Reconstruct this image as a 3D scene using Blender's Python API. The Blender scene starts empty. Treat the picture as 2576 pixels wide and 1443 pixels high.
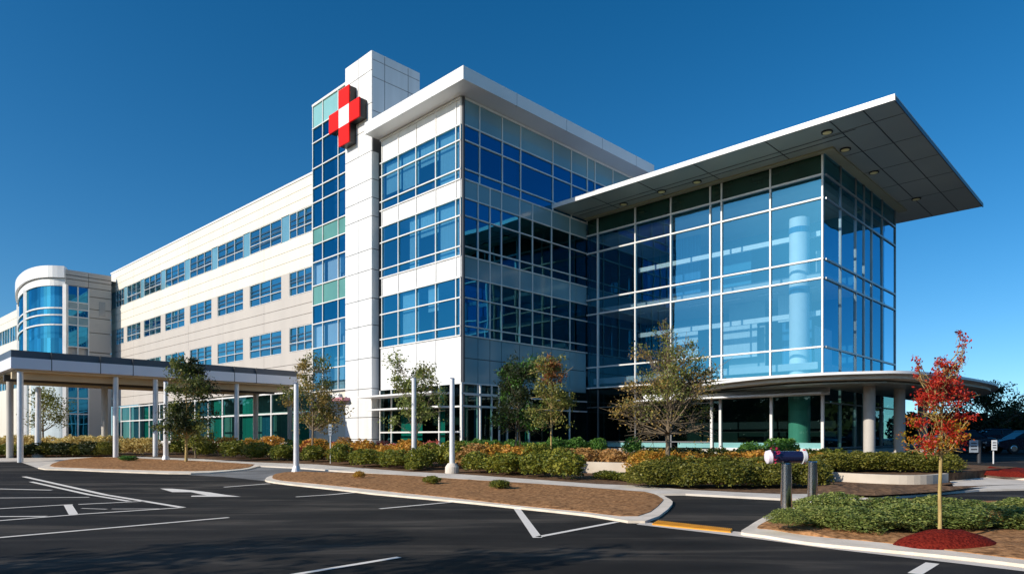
import bpy, bmesh, math, random
from mathutils import Vector, Matrix, noise

R = random.Random(7)
sc = bpy.context.scene
COL = sc.collection
rad = math.radians
HOR, F, CX, EYE = 1100.0, 1690.0, 1287.5, 1.7      # survey numbers of the photo (2575 px wide)

# ------------------------------------------------------------------ terrain and survey helpers
def g(y):                                            # forecourt: level, then a gentle 3 % ramp to the building
    return 0.03 * min(max(y - 20.0, 0.0), 30.0)

def ground(px, py, dz=0.0):
    D = 20.0
    for _ in range(60):
        D = 0.5 * D + 0.5 * F * (EYE - g(D) - dz) / max(py - HOR, 1.0)
    return Vector(((px - CX) / F * D, D, g(D) + dz))

def at(px, D, dz=0.0):
    return Vector(((px - CX) / F * D, D, g(D) + dz))

def ze(y, D):
    return EYE + (HOR - y) * D / F

A = Vector((-0.7128, 0.7014)).normalized()
B = Vector((A.y, -A.x))

class Fr:                                            # a wall line: u along it, n outwards
    def __init__(s, O, u, n):
        s.O, s.u, s.n = Vector(O), Vector(u).normalized(), Vector(n).normalized()
    def P(s, u, n, z):
        p = s.O + s.u * u + s.n * n
        return Vector((p.x, p.y, z))
    def at_px(s, px, n=0.0):
        k = (px - CX) / F
        o = s.O + s.n * n
        return (k * o.y - o.x) / (s.u.x - k * s.u.y)
    def D(s, u, n=0.0):
        return (s.O + s.u * u + s.n * n).y

# ------------------------------------------------------------------ object helpers
def tag(o, label=None, cat=None, group=None, kind=None):
    if label: o['label'] = label
    if cat: o['category'] = cat
    if group: o['group'] = group
    if kind: o['kind'] = kind
    return o

def thing(name, label, cat, loc=(0, 0, 0), rz=0.0, group=None):
    o = bpy.data.objects.new(name, None)
    COL.objects.link(o)
    o.location = loc
    o.rotation_euler = (0, 0, rz)
    o.empty_display_size = 0.3
    return tag(o, label, cat, group)

class M:
    def __init__(s):
        s.v, s.f, s.m = [], [], []
    def quad(s, a, b, c, d, mi=0):
        k = len(s.v); s.v += [tuple(a), tuple(b), tuple(c), tuple(d)]; s.f.append((k, k+1, k+2, k+3)); s.m.append(mi)
    def poly(s, pts, mi=0):
        k = len(s.v); s.v += [tuple(p) for p in pts]; s.f.append(tuple(range(k, k+len(pts)))); s.m.append(mi)
    def hexa(s, p, mi=0):                            # 8 corners, bottom ring then top ring
        k = len(s.v); s.v += [tuple(q) for q in p]
        for fc in ((3,2,1,0), (4,5,6,7), (0,1,5,4), (1,2,6,5), (2,3,7,6), (3,0,4,7)):
            s.f.append(tuple(k+i for i in fc)); s.m.append(mi)
    def box(s, fr, u0, u1, n0, n1, z0, z1, mi=0):
        s.hexa([fr.P(u0,n0,z0), fr.P(u1,n0,z0), fr.P(u1,n1,z0), fr.P(u0,n1,z0),
                fr.P(u0,n0,z1), fr.P(u1,n0,z1), fr.P(u1,n1,z1), fr.P(u0,n1,z1)], mi)
    def cube(s, c, sx, sy, sz, mi=0):
        x, y, z = c
        s.hexa([(x-sx/2,y-sy/2,z-sz/2),(x+sx/2,y-sy/2,z-sz/2),(x+sx/2,y+sy/2,z-sz/2),(x-sx/2,y+sy/2,z-sz/2),
                (x-sx/2,y-sy/2,z+sz/2),(x+sx/2,y-sy/2,z+sz/2),(x+sx/2,y+sy/2,z+sz/2),(x-sx/2,y+sy/2,z+sz/2)], mi)
    def prism(s, pts, z0, z1, mi=0):                 # pts: 2-D outline, counter-clockwise
        n = len(pts); k = len(s.v)
        s.v += [(p[0], p[1], z0) for p in pts] + [(p[0], p[1], z1) for p in pts]
        s.f.append(tuple(k+n+i for i in range(n))); s.m.append(mi)
        s.f.append(tuple(k+n-1-i for i in range(n))); s.m.append(mi)
        for i in range(n):
            j = (i+1) % n
            s.f.append((k+i, k+j, k+n+j, k+n+i)); s.m.append(mi)
    def path(s, pts, rads, seg=8, mi=0, cap=True):   # tapered tube through points
        pts = [Vector(p) for p in pts]; k0 = len(s.v)
        for i, p in enumerate(pts):
            d = (pts[min(i+1, len(pts)-1)] - pts[max(i-1, 0)]).normalized()
            up = Vector((1, 0, 0)) if abs(d.z) > 0.9 else Vector((0, 0, 1))
            x = d.cross(up).normalized(); y = d.cross(x)
            for q in range(seg):
                a = 2*math.pi*q/seg
                s.v.append(tuple(p + (x*math.cos(a) + y*math.sin(a))*rads[i]))
        for i in range(len(pts)-1):
            for q in range(seg):
                a = k0+i*seg+q; b = k0+i*seg+(q+1) % seg
                s.f.append((a, a+seg, b+seg, b)); s.m.append(mi)
        if cap:
            s.f.append(tuple(k0+q for q in range(seg))); s.m.append(mi)
            e = k0+(len(pts)-1)*seg
            s.f.append(tuple(e+seg-1-q for q in range(seg))); s.m.append(mi)
    def build(s, name, mats, parent=None, local=False, smooth=False):
        me = bpy.data.meshes.new(name)
        me.from_pydata(s.v, [], s.f)
        if not isinstance(mats, (list, tuple)): mats = [mats]
        for m_ in mats: me.materials.append(m_)
        me.polygons.foreach_set('material_index', s.m)
        if smooth: me.polygons.foreach_set('use_smooth', [True]*len(me.polygons))
        me.update()
        o = bpy.data.objects.new(name, me)
        COL.objects.link(o)
        if parent is not None:
            o.parent = parent
            if not local and parent.type == 'EMPTY':
                o.matrix_parent_inverse = Matrix.Translation(-parent.location)
        return o

def auto_smooth(o, ang=40):
    bm = bmesh.new(); bm.from_mesh(o.data)
    bmesh.ops.recalc_face_normals(bm, faces=bm.faces)
    for f in bm.faces: f.smooth = True
    for e in bm.edges:
        if len(e.link_faces) != 2 or e.calc_face_angle(0) > rad(ang): e.smooth = False
    bm.to_mesh(o.data); bm.free()
    return o

def copy_tree(o, parent=None):
    c = o.copy(); COL.objects.link(c)
    if parent is not None: c.parent = parent
    for ch in list(o.children): copy_tree(ch, c)
    return c

# ------------------------------------------------------------------ materials
MATS = {}
def nodes(name):
    m = bpy.data.materials.new(name); m.use_nodes = True
    nt = m.node_tree; nt.nodes.clear()
    out = nt.nodes.new('ShaderNodeOutputMaterial')
    MATS[name] = m
    return m, nt, out

def N(nt, t, **kw):
    n = nt.nodes.new(t)
    for k, v in kw.items():
        if k in n.inputs: n.inputs[k].default_value = v
        else: setattr(n, k, v)
    return n

def rgba(c): return (c[0], c[1], c[2], 1.0)

def ramp_node(nt, fac, stops):
    r = nt.nodes.new('ShaderNodeValToRGB')
    e = r.color_ramp.elements
    while len(e) < len(stops): e.new(0.5)
    for i, (p, c) in enumerate(stops): e[i].position = p; e[i].color = rgba(c)
    nt.links.new(fac, r.inputs[0])
    return r.outputs[0]

def pmat(name, c1, c2=None, scale=1.0, rough=0.6, metal=0.0, spec=0.5, bump=0.0, bscale=30.0, stretch=(1,1,1), lo=0.35, hi=0.65, detail=5.0):
    m, nt, out = nodes(name)
    b = N(nt, 'ShaderNodeBsdfPrincipled', Roughness=rough, Metallic=metal)
    b.inputs['Specular IOR Level'].default_value = spec
    nt.links.new(b.outputs[0], out.inputs[0])
    tc = N(nt, 'ShaderNodeTexCoord'); mp = N(nt, 'ShaderNodeMapping'); mp.inputs['Scale'].default_value = stretch
    nt.links.new(tc.outputs['Object'], mp.inputs[0])
    if c2 is None: c2 = tuple(x*0.86 for x in c1)
    nz = N(nt, 'ShaderNodeTexNoise', Scale=scale, Detail=detail)
    nt.links.new(mp.outputs[0], nz.inputs['Vector'])
    nt.links.new(ramp_node(nt, nz.outputs[0], [(lo, c1), (hi, c2)]), b.inputs['Base Color'])
    if bump:
        n2 = N(nt, 'ShaderNodeTexNoise', Scale=bscale, Detail=4.0)
        nt.links.new(mp.outputs[0], n2.inputs['Vector'])
        bp = N(nt, 'ShaderNodeBump', Strength=bump, Distance=0.02)
        nt.links.new(n2.outputs[0], bp.inputs['Height']); nt.links.new(bp.outputs[0], b.inputs['Normal'])
    return m

def glass(name, tint, refl, base=0.2, ior=1.6, wav=0.0, rough=0.01):
    """coated glazing: part see-through with a body tint, part mirror with the coating's tint"""
    m, nt, out = nodes(name)
    geo = N(nt, 'ShaderNodeNewGeometry')
    lw = N(nt, 'ShaderNodeLayerWeight', Blend=0.5)          # Schlick falloff, the same from both sides of a pane
    fr = N(nt, 'ShaderNodeMath', operation='POWER'); fr.inputs[1].default_value = 4.0
    nt.links.new(lw.outputs['Facing'], fr.inputs[0])
    mul = N(nt, 'ShaderNodeMath', operation='MULTIPLY_ADD'); mul.inputs[1].default_value = 1-base; mul.inputs[2].default_value = base
    nt.links.new(fr.outputs[0], mul.inputs[0])
    tr = N(nt, 'ShaderNodeBsdfTransparent'); gl = N(nt, 'ShaderNodeBsdfGlossy', Roughness=rough)
    v = [tuple(x*k for x in tint) for k in (0.7, 1.15)]
    nt.links.new(ramp_node(nt, geo.outputs['Random Per Island'], [(0, v[0]), (1, v[1])]), tr.inputs['Color'])
    v = [tuple(min(1, x*k) for x in refl) for k in (0.62, 1.2)]
    nt.links.new(ramp_node(nt, geo.outputs['Random Per Island'], [(0, v[0]), (1, v[1])]), gl.inputs['Color'])
    if wav:
        nz = N(nt, 'ShaderNodeTexNoise', Scale=0.55, Detail=1.0)
        tc = N(nt, 'ShaderNodeTexCoord'); nt.links.new(tc.outputs['Object'], nz.inputs['Vector'])
        bp = N(nt, 'ShaderNodeBump', Strength=wav, Distance=0.05)
        nt.links.new(nz.outputs[0], bp.inputs['Height']); nt.links.new(bp.outputs[0], gl.inputs['Normal'])
    mx = N(nt, 'ShaderNodeMixShader')
    nt.links.new(mul.outputs[0], mx.inputs[0]); nt.links.new(tr.outputs[0], mx.inputs[1]); nt.links.new(gl.outputs[0], mx.inputs[2])
    nt.links.new(mx.outputs[0], out.inputs[0])
    return m

def leafmat(name, cols, transl=0.3):
    m, nt, out = nodes(name)
    geo = N(nt, 'ShaderNodeNewGeometry'); oi = N(nt, 'ShaderNodeObjectInfo')
    add = N(nt, 'ShaderNodeMath', operation='MULTIPLY_ADD'); add.inputs[1].default_value = 0.25
    nt.links.new(oi.outputs['Random'], add.inputs[0])
    sc_ = N(nt, 'ShaderNodeMath', operation='MULTIPLY'); sc_.inputs[1].default_value = 0.75
    nt.links.new(geo.outputs['Random Per Island'], sc_.inputs[0]); nt.links.new(sc_.outputs[0], add.inputs[2])
    n = len(cols)
    c = ramp_node(nt, add.outputs[0], [(i/(n-1), k) for i, k in enumerate(cols)])
    b = N(nt, 'ShaderNodeBsdfPrincipled', Roughness=0.5); b.inputs['Specular IOR Level'].default_value = 0.35
    t = N(nt, 'ShaderNodeBsdfTranslucent'); mx = N(nt, 'ShaderNodeMixShader'); mx.inputs[0].default_value = transl
    nt.links.new(c, b.inputs['Base Color']); nt.links.new(c, t.inputs['Color'])
    nt.links.new(b.outputs[0], mx.inputs[1]); nt.links.new(t.outputs[0], mx.inputs[2]); nt.links.new(mx.outputs[0], out.inputs[0])
    return m

def asphalt(name, c1, c2, c3):
    m, nt, out = nodes(name)
    b = N(nt, 'ShaderNodeBsdfPrincipled', Roughness=0.82); b.inputs['Specular IOR Level'].default_value = 0.14
    tc = N(nt, 'ShaderNodeTexCoord')
    mp = N(nt, 'ShaderNodeMapping'); mp.inputs['Rotation'].default_value = (0, 0, rad(-12)); mp.inputs['Scale'].default_value = (0.16, 1.0, 1)
    nt.links.new(tc.outputs['Object'], mp.inputs[0])
    n1 = N(nt, 'ShaderNodeTexNoise', Scale=0.9, Detail=6.0, Roughness=0.6, Distortion=0.6); nt.links.new(mp.outputs[0], n1.inputs['Vector'])
    n2 = N(nt, 'ShaderNodeTexNoise', Scale=60.0, Detail=3.0); nt.links.new(tc.outputs['Object'], n2.inputs['Vector'])
    n3 = N(nt, 'ShaderNodeTexVoronoi', Scale=95.0); nt.links.new(tc.outputs['Object'], n3.inputs['Vector'])
    col = ramp_node(nt, n1.outputs[0], [(0.38, c1), (0.52, c2), (0.67, c3)])
    grit = ramp_node(nt, n2.outputs[0], [(0.3, (0.72,)*3), (0.7, (1.25,)*3)])
    mx = N(nt, 'ShaderNodeMix', data_type='RGBA', blend_type='MULTIPLY'); mx.inputs[0].default_value = 1.0
    nt.links.new(col, mx.inputs[6]); nt.links.new(grit, mx.inputs[7])
    n4 = N(nt, 'ShaderNodeTexNoise', Scale=0.28, Detail=7.0, Roughness=0.65); nt.links.new(tc.outputs['Object'], n4.inputs['Vector'])
    blot = ramp_node(nt, n4.outputs[0], [(0.38, (0.7,)*3), (0.62, (1.3,)*3)])     # old patches, oil and wear
    mx2 = N(nt, 'ShaderNodeMix', data_type='RGBA', blend_type='MULTIPLY'); mx2.inputs[0].default_value = 1.0
    nt.links.new(mx.outputs[2], mx2.inputs[6]); nt.links.new(blot, mx2.inputs[7])
    nt.links.new(mx2.outputs[2], b.inputs['Base Color'])
    bp = N(nt, 'ShaderNodeBump', Strength=0.35, Distance=0.006)
    nt.links.new(n3.outputs[0], bp.inputs['Height']); nt.links.new(bp.outputs[0], b.inputs['Normal'])
    nt.links.new(b.outputs[0], out.inputs[0])
    return m

ASPH = asphalt('asphalt_black', (0.02, 0.0175, 0.0155), (0.031, 0.027, 0.0235), (0.095, 0.08, 0.064))  # lightest brown tone paints in sunlit streaks along with tyre stains
ASPH2 = asphalt('asphalt_weathered', (0.16, 0.155, 0.15), (0.2, 0.195, 0.19), (0.24, 0.235, 0.23))
CONC = pmat('concrete_pale', (0.74, 0.66, 0.57), (0.6, 0.53, 0.45), 1.3, 0.85, bump=0.15, bscale=40)
KERB = pmat('kerb_concrete', (0.86, 0.74, 0.6), (0.7, 0.6, 0.48), 2.2, 0.85, bump=0.2, bscale=30)
WALLC = pmat('retaining_concrete', (0.66, 0.57, 0.46), (0.55, 0.47, 0.37), 1.0, 0.85, bump=0.1)
PAINT = pmat('road_paint', (0.88, 0.8, 0.7), (0.7, 0.64, 0.56), 14.0, 0.75, lo=0.55, hi=0.9)
MULCH = pmat('mulch_brown', (0.47, 0.24, 0.105), (0.16, 0.075, 0.03), 9.0, 0.95, bump=1.0, bscale=20, spec=0.1, lo=0.38, hi=0.68, detail=9.0)
MULCHR = pmat('mulch_red', (0.22, 0.022, 0.012), (0.08, 0.006, 0.004), 30.0, 0.95, bump=0.9, bscale=34, spec=0.1)
SOIL = pmat('soil', (0.22, 0.13, 0.075), (0.1, 0.06, 0.036), 6.0, 0.95, bump=0.8, bscale=12, spec=0.1)
YELLOW = pmat('tactile_yellow', (0.92, 0.43, 0.02), (0.78, 0.33, 0.015), 6.0, 0.6)
WHITE = pmat('white_panel', (0.83, 0.82, 0.8), (0.72, 0.71, 0.69), 1.1, 0.4, stretch=(1, 1, 0.12))
WHITE2 = pmat('white_roof_metal', (0.8, 0.79, 0.78), (0.74, 0.73, 0.72), 0.3, 0.4)
CREAM = pmat('cream_cladding', (0.76, 0.715, 0.615), (0.72, 0.675, 0.575), 0.7, 0.6, stretch=(1, 1, 0.15))
TAUPE = pmat('taupe_cladding', (0.53, 0.48, 0.43), (0.49, 0.445, 0.4), 0.7, 0.6, stretch=(1, 1, 0.15))
JOINT = pmat('joint_shadow_gap', (0.1, 0.1, 0.1), None, 1.0, 0.8)
GREYP = pmat('grey_panel', (0.45, 0.46, 0.46), (0.38, 0.39, 0.4), 0.3, 0.45)
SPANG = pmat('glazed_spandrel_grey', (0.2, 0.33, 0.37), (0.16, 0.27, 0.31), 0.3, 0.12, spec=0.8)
SPANT = pmat('glazed_spandrel_teal', (0.25, 0.5, 0.5), (0.2, 0.42, 0.42), 0.4, 0.12, spec=0.8)
SPANGR = pmat('glazed_spandrel_green', (0.12, 0.3, 0.25), (0.09, 0.24, 0.2), 0.4, 0.1, spec=0.8)
SPAND = pmat('glazed_spandrel_dark_green', (0.012, 0.05, 0.035), (0.008, 0.03, 0.02), 0.5, 0.08, spec=0.8)
MULL = pmat('mullion_white', (0.8, 0.78, 0.75), None, 1.0, 0.4)
MULLG = pmat('mullion_grey', (0.3, 0.3, 0.31), None, 1.0, 0.35, metal=0.6)
MULLD = pmat('mullion_dark', (0.05, 0.05, 0.055), None, 1.0, 0.4)
SOFF = pmat('soffit_metal', (0.44, 0.46, 0.39), (0.36, 0.39, 0.345), 0.2, 0.35, metal=0.35)
SOFFB = pmat('soffit_band_olive', (0.32, 0.31, 0.2), (0.28, 0.27, 0.17), 0.3, 0.5)
TAN = pmat('tan_soffit', (0.68, 0.54, 0.34), (0.58, 0.46, 0.28), 0.8, 0.6)
BEAMD = pmat('beam_dark', (0.06, 0.055, 0.05), None, 1.0, 0.6)
FASC = pmat('walkway_fascia', (0.84, 0.8, 0.82), (0.78, 0.75, 0.78), 0.4, 0.35)
FASCD = pmat('walkway_roof_dark', (0.1, 0.1, 0.115), (0.08, 0.08, 0.09), 0.4, 0.35)
STEEL = pmat('brushed_steel', (0.78, 0.78, 0.78), (0.68, 0.68, 0.7), 3.0, 0.16, metal=1.0, stretch=(8, 8, 0.3))
POLE = pmat('pole_grey', (0.78, 0.77, 0.76), (0.68, 0.67, 0.67), 2.0, 0.4, metal=0.3)
COLC = pmat('column_concrete', (0.52, 0.48, 0.43), (0.45, 0.42, 0.37), 1.0, 0.7)
COLW = pmat('column_white', (0.86, 0.87, 0.84), (0.78, 0.8, 0.77), 2.0, 0.6)
COLG = pmat('column_green', (0.5, 0.72, 0.6), (0.44, 0.64, 0.53), 3.0, 0.5, stretch=(4, 4, 0.2))
INTW = pmat('interior_wall', (0.5, 0.58, 0.6), (0.4, 0.47, 0.5), 0.5, 0.8)
INTB = pmat('interior_blue_wall', (0.06, 0.27, 0.4), (0.04, 0.2, 0.32), 0.4, 0.8)
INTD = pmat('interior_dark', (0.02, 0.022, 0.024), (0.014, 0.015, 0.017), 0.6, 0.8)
SLAB = pmat('interior_slab', (0.5, 0.52, 0.52), None, 0.5, 0.8)
BLIND = pmat('blind_fabric', (0.72, 0.78, 0.8), (0.6, 0.66, 0.68), 14.0, 0.8, stretch=(3, 3, 0.05))
CURT = pmat('curtain_teal', (0.04, 0.4, 0.34), (0.02, 0.26, 0.24), 9.0, 0.8, stretch=(3, 3, 0.02))
CURTB = pmat('curtain_blue', (0.05, 0.22, 0.4), (0.02, 0.12, 0.26), 9.0, 0.8, stretch=(3, 3, 0.02))
RED = pmat('sign_red', (0.82, 0.008, 0.004), (0.76, 0.006, 0.003), 0.5, 0.55, spec=0.15)
BLACK = pmat('sign_black', (0.012, 0.011, 0.012), None, 1.0, 0.4)
SIGNW = pmat('sign_white', (0.85, 0.85, 0.85), None, 1.0, 0.4)
SIGNB = pmat('sign_plate_grey', (0.42, 0.46, 0.5), (0.35, 0.39, 0.43), 4.0, 0.4)
LAMP = pmat('recessed_lamp_glass', (0.92, 0.78, 0.36), (0.85, 0.7, 0.3), 6.0, 0.3)
BARK = pmat('bark_grey', (0.2, 0.15, 0.11), (0.1, 0.075, 0.055), 9.0, 0.9, bump=0.5, stretch=(3, 3, 0.6))
BARKY = pmat('bark_young', (0.5, 0.36, 0.13), (0.34, 0.23, 0.08), 9.0, 0.8, bump=0.3, stretch=(3, 3, 0.5))
BARKT = pmat('bark_twig', (0.24, 0.18, 0.11), (0.15, 0.11, 0.07), 9.0, 0.9)
NAVYL = pmat('reflection_navy', (0.03, 0.075, 0.13), None, 2.0, 0.3)
PALEG = pmat('glazed_pier_pale', (0.15, 0.33, 0.42), (0.11, 0.27, 0.36), 0.4, 0.1, spec=0.8)
NAVY = pmat('navy_enamel', (0.012, 0.016, 0.06), (0.01, 0.012, 0.045), 2.0, 0.18, spec=0.8)
CARP = pmat('car_paint_dark', (0.012, 0.02, 0.045), (0.01, 0.016, 0.038), 1.0, 0.15, metal=0.4, spec=0.8)
TYRE = pmat('tyre_rubber', (0.012, 0.012, 0.012), None, 5.0, 0.8)
BLUEP = pmat('blue_paint', (0.03, 0.14, 0.5), None, 3.0, 0.4)
PETW = pmat('petal_white', (0.85, 0.83, 0.86), (0.72, 0.6, 0.7), 30.0, 0.7)
PETR = pmat('petal_crimson', (0.45, 0.01, 0.08), (0.3, 0.005, 0.03), 30.0, 0.7)

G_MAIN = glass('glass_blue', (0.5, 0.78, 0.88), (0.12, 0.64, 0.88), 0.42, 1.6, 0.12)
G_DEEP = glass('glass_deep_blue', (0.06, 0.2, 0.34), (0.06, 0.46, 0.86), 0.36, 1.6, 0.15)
G_STRIP = glass('glass_stair_blue', (0.12, 0.3, 0.45), (0.06, 0.55, 0.8), 0.42, 1.6, 0.15)
G_TEAL = glass('glass_dark_reflection', (0.12, 0.34, 0.36), (0.16, 0.5, 0.62), 0.12, 1.5, 0.15)
G_HALL = glass('glass_hall', (0.7, 0.87, 0.95), (0.14, 0.6, 0.96), 0.32, 1.55, 0.1)
G_GRND = glass('glass_green', (0.3, 0.55, 0.5), (0.5, 0.75, 0.75), 0.05, 1.45, 0.1)
G_WING = glass('glass_wing', (0.45, 0.7, 0.82), (0.3, 0.74, 0.95), 0.5, 1.5, 0.4)
G_PAV = glass('glass_pavilion', (0.2, 0.46, 0.6), (0.1, 0.58, 0.86), 0.34, 1.5, 0.2)
G_CAR = glass('glass_car', (0.1, 0.12, 0.13), (0.9, 0.95, 1.0), 0.06, 1.5)

L_YG = leafmat('leaf_yellow_green', [(0.05, 0.085, 0.012), (0.17, 0.19, 0.025), (0.42, 0.38, 0.05)])
L_OR = leafmat('leaf_orange', [(0.24, 0.216, 0.0288), (0.576, 0.312, 0.048), (0.75, 0.336, 0.06)])
L_TAN = leafmat('leaf_tan', [(0.384, 0.264, 0.072), (0.75, 0.576, 0.216), (0.75, 0.75, 0.384)])
L_RED = leafmat('leaf_dull_red', [(0.24, 0.072, 0.048), (0.624, 0.12, 0.096), (0.72, 0.288, 0.216)])
L_DRY = leafmat('leaf_dry_brown', [(0.192, 0.144, 0.036), (0.48, 0.264, 0.084), (0.624, 0.336, 0.12)])
L_OLI = leafmat('leaf_olive', [(0.05, 0.07, 0.012), (0.15, 0.155, 0.022), (0.34, 0.29, 0.045)])
L_GRN = leafmat('leaf_green', [(0.036, 0.09, 0.018), (0.09, 0.216, 0.036), (0.18, 0.342, 0.054)])
L_GRY = leafmat('leaf_grey_green', [(0.07, 0.12, 0.025), (0.2, 0.25, 0.06), (0.44, 0.44, 0.12)])
L_DRK = leafmat('leaf_dark', [(0.0138, 0.0253, 0.0092), (0.0345, 0.0517, 0.0138), (0.069, 0.0805, 0.023)])
L_TRE = leafmat('leaf_tree', [(0.06, 0.096, 0.024), (0.168, 0.192, 0.0384), (0.36, 0.312, 0.072)])
L_TRB = leafmat('leaf_tree_brown', [(0.12, 0.12, 0.0288), (0.336, 0.24, 0.06), (0.528, 0.312, 0.096)])
L_MAPR = leafmat('leaf_maple_red', [(0.227, 0.0127, 0.0101), (0.531, 0.0253, 0.0151), (0.659, 0.0758, 0.0189)], 0.35)
L_MAPO = leafmat('leaf_maple_orange', [(0.46, 0.0575, 0.0115), (0.575, 0.196, 0.0172), (0.414, 0.299, 0.023), (0.161, 0.184, 0.0172)], 0.35)

# ------------------------------------------------------------------ ground sheets
def smooth_loop(pts, n=4, closed=True):
    out = []; L = len(pts)
    for i in range(L if closed else L-1):
        p0, p1, p2, p3 = pts[(i-1) % L if closed else max(i-1, 0)], pts[i], pts[(i+1) % L], pts[(i+2) % L if closed else min(i+2, L-1)]
        for k in range(n):
            t = k/n
            out.append(tuple(0.5*((2*p1[j]) + (-p0[j]+p2[j])*t + (2*p0[j]-5*p1[j]+4*p2[j]-p3[j])*t*t + (-p0[j]+3*p1[j]-3*p2[j]+p3[j])*t**3) for j in (0, 1)))
    if not closed: out.append(tuple(pts[-1]))
    return out

def slab(name, pts, dz, mat, depth=0.0, kind='structure', dome=0.0, rough=0.0, hole=None):
    """a sheet (or kerb-high slab) that follows the forecourt's slope"""
    bm = bmesh.new()
    vs = [bm.verts.new((p[0], p[1], 0)) for p in pts]
    bm.faces.new(vs)
    bmesh.ops.triangulate(bm, faces=bm.faces[:])
    if dome or rough:
        for _ in range(5):
            es = [e for e in bm.edges if e.calc_length() > 0.55]
            if not es: break
            bmesh.ops.subdivide_edges(bm, edges=es, cuts=1)
            bmesh.ops.triangulate(bm, faces=bm.faces[:])
    for yy in (20.0, 50.0):
        bmesh.ops.bisect_plane(bm, geom=bm.verts[:]+bm.edges[:]+bm.faces[:], plane_co=(0, yy, 0), plane_no=(0, 1, 0))
    bmesh.ops.recalc_face_normals(bm, faces=bm.faces)
    if bm.faces and sum(f.normal.z for f in bm.faces) < 0:
        bmesh.ops.reverse_faces(bm, faces=bm.faces[:])
    edge = {v for e in bm.edges if e.is_boundary for v in e.verts}
    for v in bm.verts:
        v.co.z = g(v.co.y) + dz
        if v not in edge and (dome or rough):
            v.co.z += dome + rough*noise.noise(Vector((v.co.x*1.7, v.co.y*1.7, 3.1)))
    if depth:
        r = bmesh.ops.extrude_edge_only(bm, edges=[e for e in bm.edges if e.is_boundary])
        for v in [x for x in r['geom'] if isinstance(x, bmesh.types.BMVert)]: v.co.z -= depth
    me = bpy.data.meshes.new(name)
    bmesh.ops.recalc_face_normals(bm, faces=bm.faces)
    if sum(f.normal.z*f.calc_area() for f in bm.faces) < 0: bmesh.ops.reverse_faces(bm, faces=bm.faces[:])
    bm.to_mesh(me); bm.free(); me.materials.append(mat)
    o = bpy.data.objects.new(name, me); COL.objects.link(o)
    if kind: o['kind'] = kind
    return o

def gp(pxs, dz=0.0): return [tuple(ground(x, y, dz)[:2]) for x, y in pxs]

gm = M()
ys = [-120, 20, 50, 600]
for i in range(3):
    gm.quad((-500, ys[i], g(ys[i])), (500, ys[i], g(ys[i])), (500, ys[i+1], g(ys[i+1])), (-500, ys[i+1], g(ys[i+1])))
tag(gm.build('ground', ASPH), kind='structure')

# planted ground between the walk and the building
bed = gp([(-140, 1150), (335, 1145), (500, 1152), (629, 1161), (795, 1167), (1023, 1185), (1168, 1192), (1334, 1204), (1500, 1218), (1604, 1219.6), (1724, 1229), (1962, 1241), (2140, 1240), (2260, 1232), (2400, 1215)], 0.05)
slab('planting_ground', bed + [(17.5, 33.2), (14, 44), (-4, 46), (-30, 74), (-58, 80), (-48, 52)], 0.05, SOIL)

walk_up = [(-140, 1152), (150, 1150), (335, 1147), (500, 1153), (629, 1161), (795, 1167), (1023, 1185), (1168, 1192), (1334, 1204), (1500, 1216), (1604, 1220), (1724, 1230), (1962, 1241), (2196, 1241), (2368, 1229), (2480, 1221), (2640, 1214)]
walk_dn = [(2640, 1226), (2463, 1230), (2368, 1238), (2196, 1253), (1962, 1252), (1724, 1240), (1640, 1240), (1458, 1225), (1251, 1209), (1085, 1198), (919, 1188), (753, 1175), (629, 1169), (500, 1160), (335, 1154), (150, 1156), (-140, 1160)]
slab('sidewalk', gp(walk_up, 0.06) + gp(walk_dn, 0.06), 0.06, CONC, 0.2)
slab('sidewalk', gp([(40, 1157), (172, 1155), (150, 1166), (98, 1178), (80, 1171)], 0.012), 0.012, CONC)
slab('road', gp([(640, 1170), (753, 1176), (919, 1190), (712, 1192), (680, 1202), (668, 1209), (560, 1198), (470, 1194), (560, 1187)]), 0.004, ASPH2)

def island(name, outer, inner, label, h=0.05, dome=0.02):
    slab('kerb', smooth_loop(gp(outer), 3), h, KERB, h+0.05)
    return slab('mulch', smooth_loop(gp(inner, h), 3), h+0.012, MULCH, 0.05, kind='structure', dome=dome, rough=0.035)

island('a', [(96, 1178), (170, 1160), (272, 1155), (400, 1158), (520, 1163), (645, 1170), (640, 1177), (600, 1184), (480, 1192), (312, 1188), (190, 1183)],
       [(125, 1171), (172, 1155), (272, 1150), (390, 1154), (507, 1159), (624, 1166), (638, 1169), (605, 1178), (488, 1184), (312, 1180), (195, 1176)], '')
island('b', [(668, 1206), (700, 1196), (836, 1193), (1002, 1200), (1168, 1211), (1334, 1221), (1500, 1233), (1640, 1243), (1678, 1255), (1690, 1272), (1622, 1315), (1479, 1298), (1292, 1278), (1139, 1262), (878, 1236), (691, 1215)],
       [(685, 1198), (712, 1188), (836, 1187), (1002, 1194), (1168, 1205), (1334, 1215), (1500, 1227), (1625, 1238), (1660, 1250), (1664, 1262), (1604, 1297), (1458, 1285), (1292, 1269), (1126, 1250), (960, 1233), (795, 1216), (703, 1207)], '')
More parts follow.
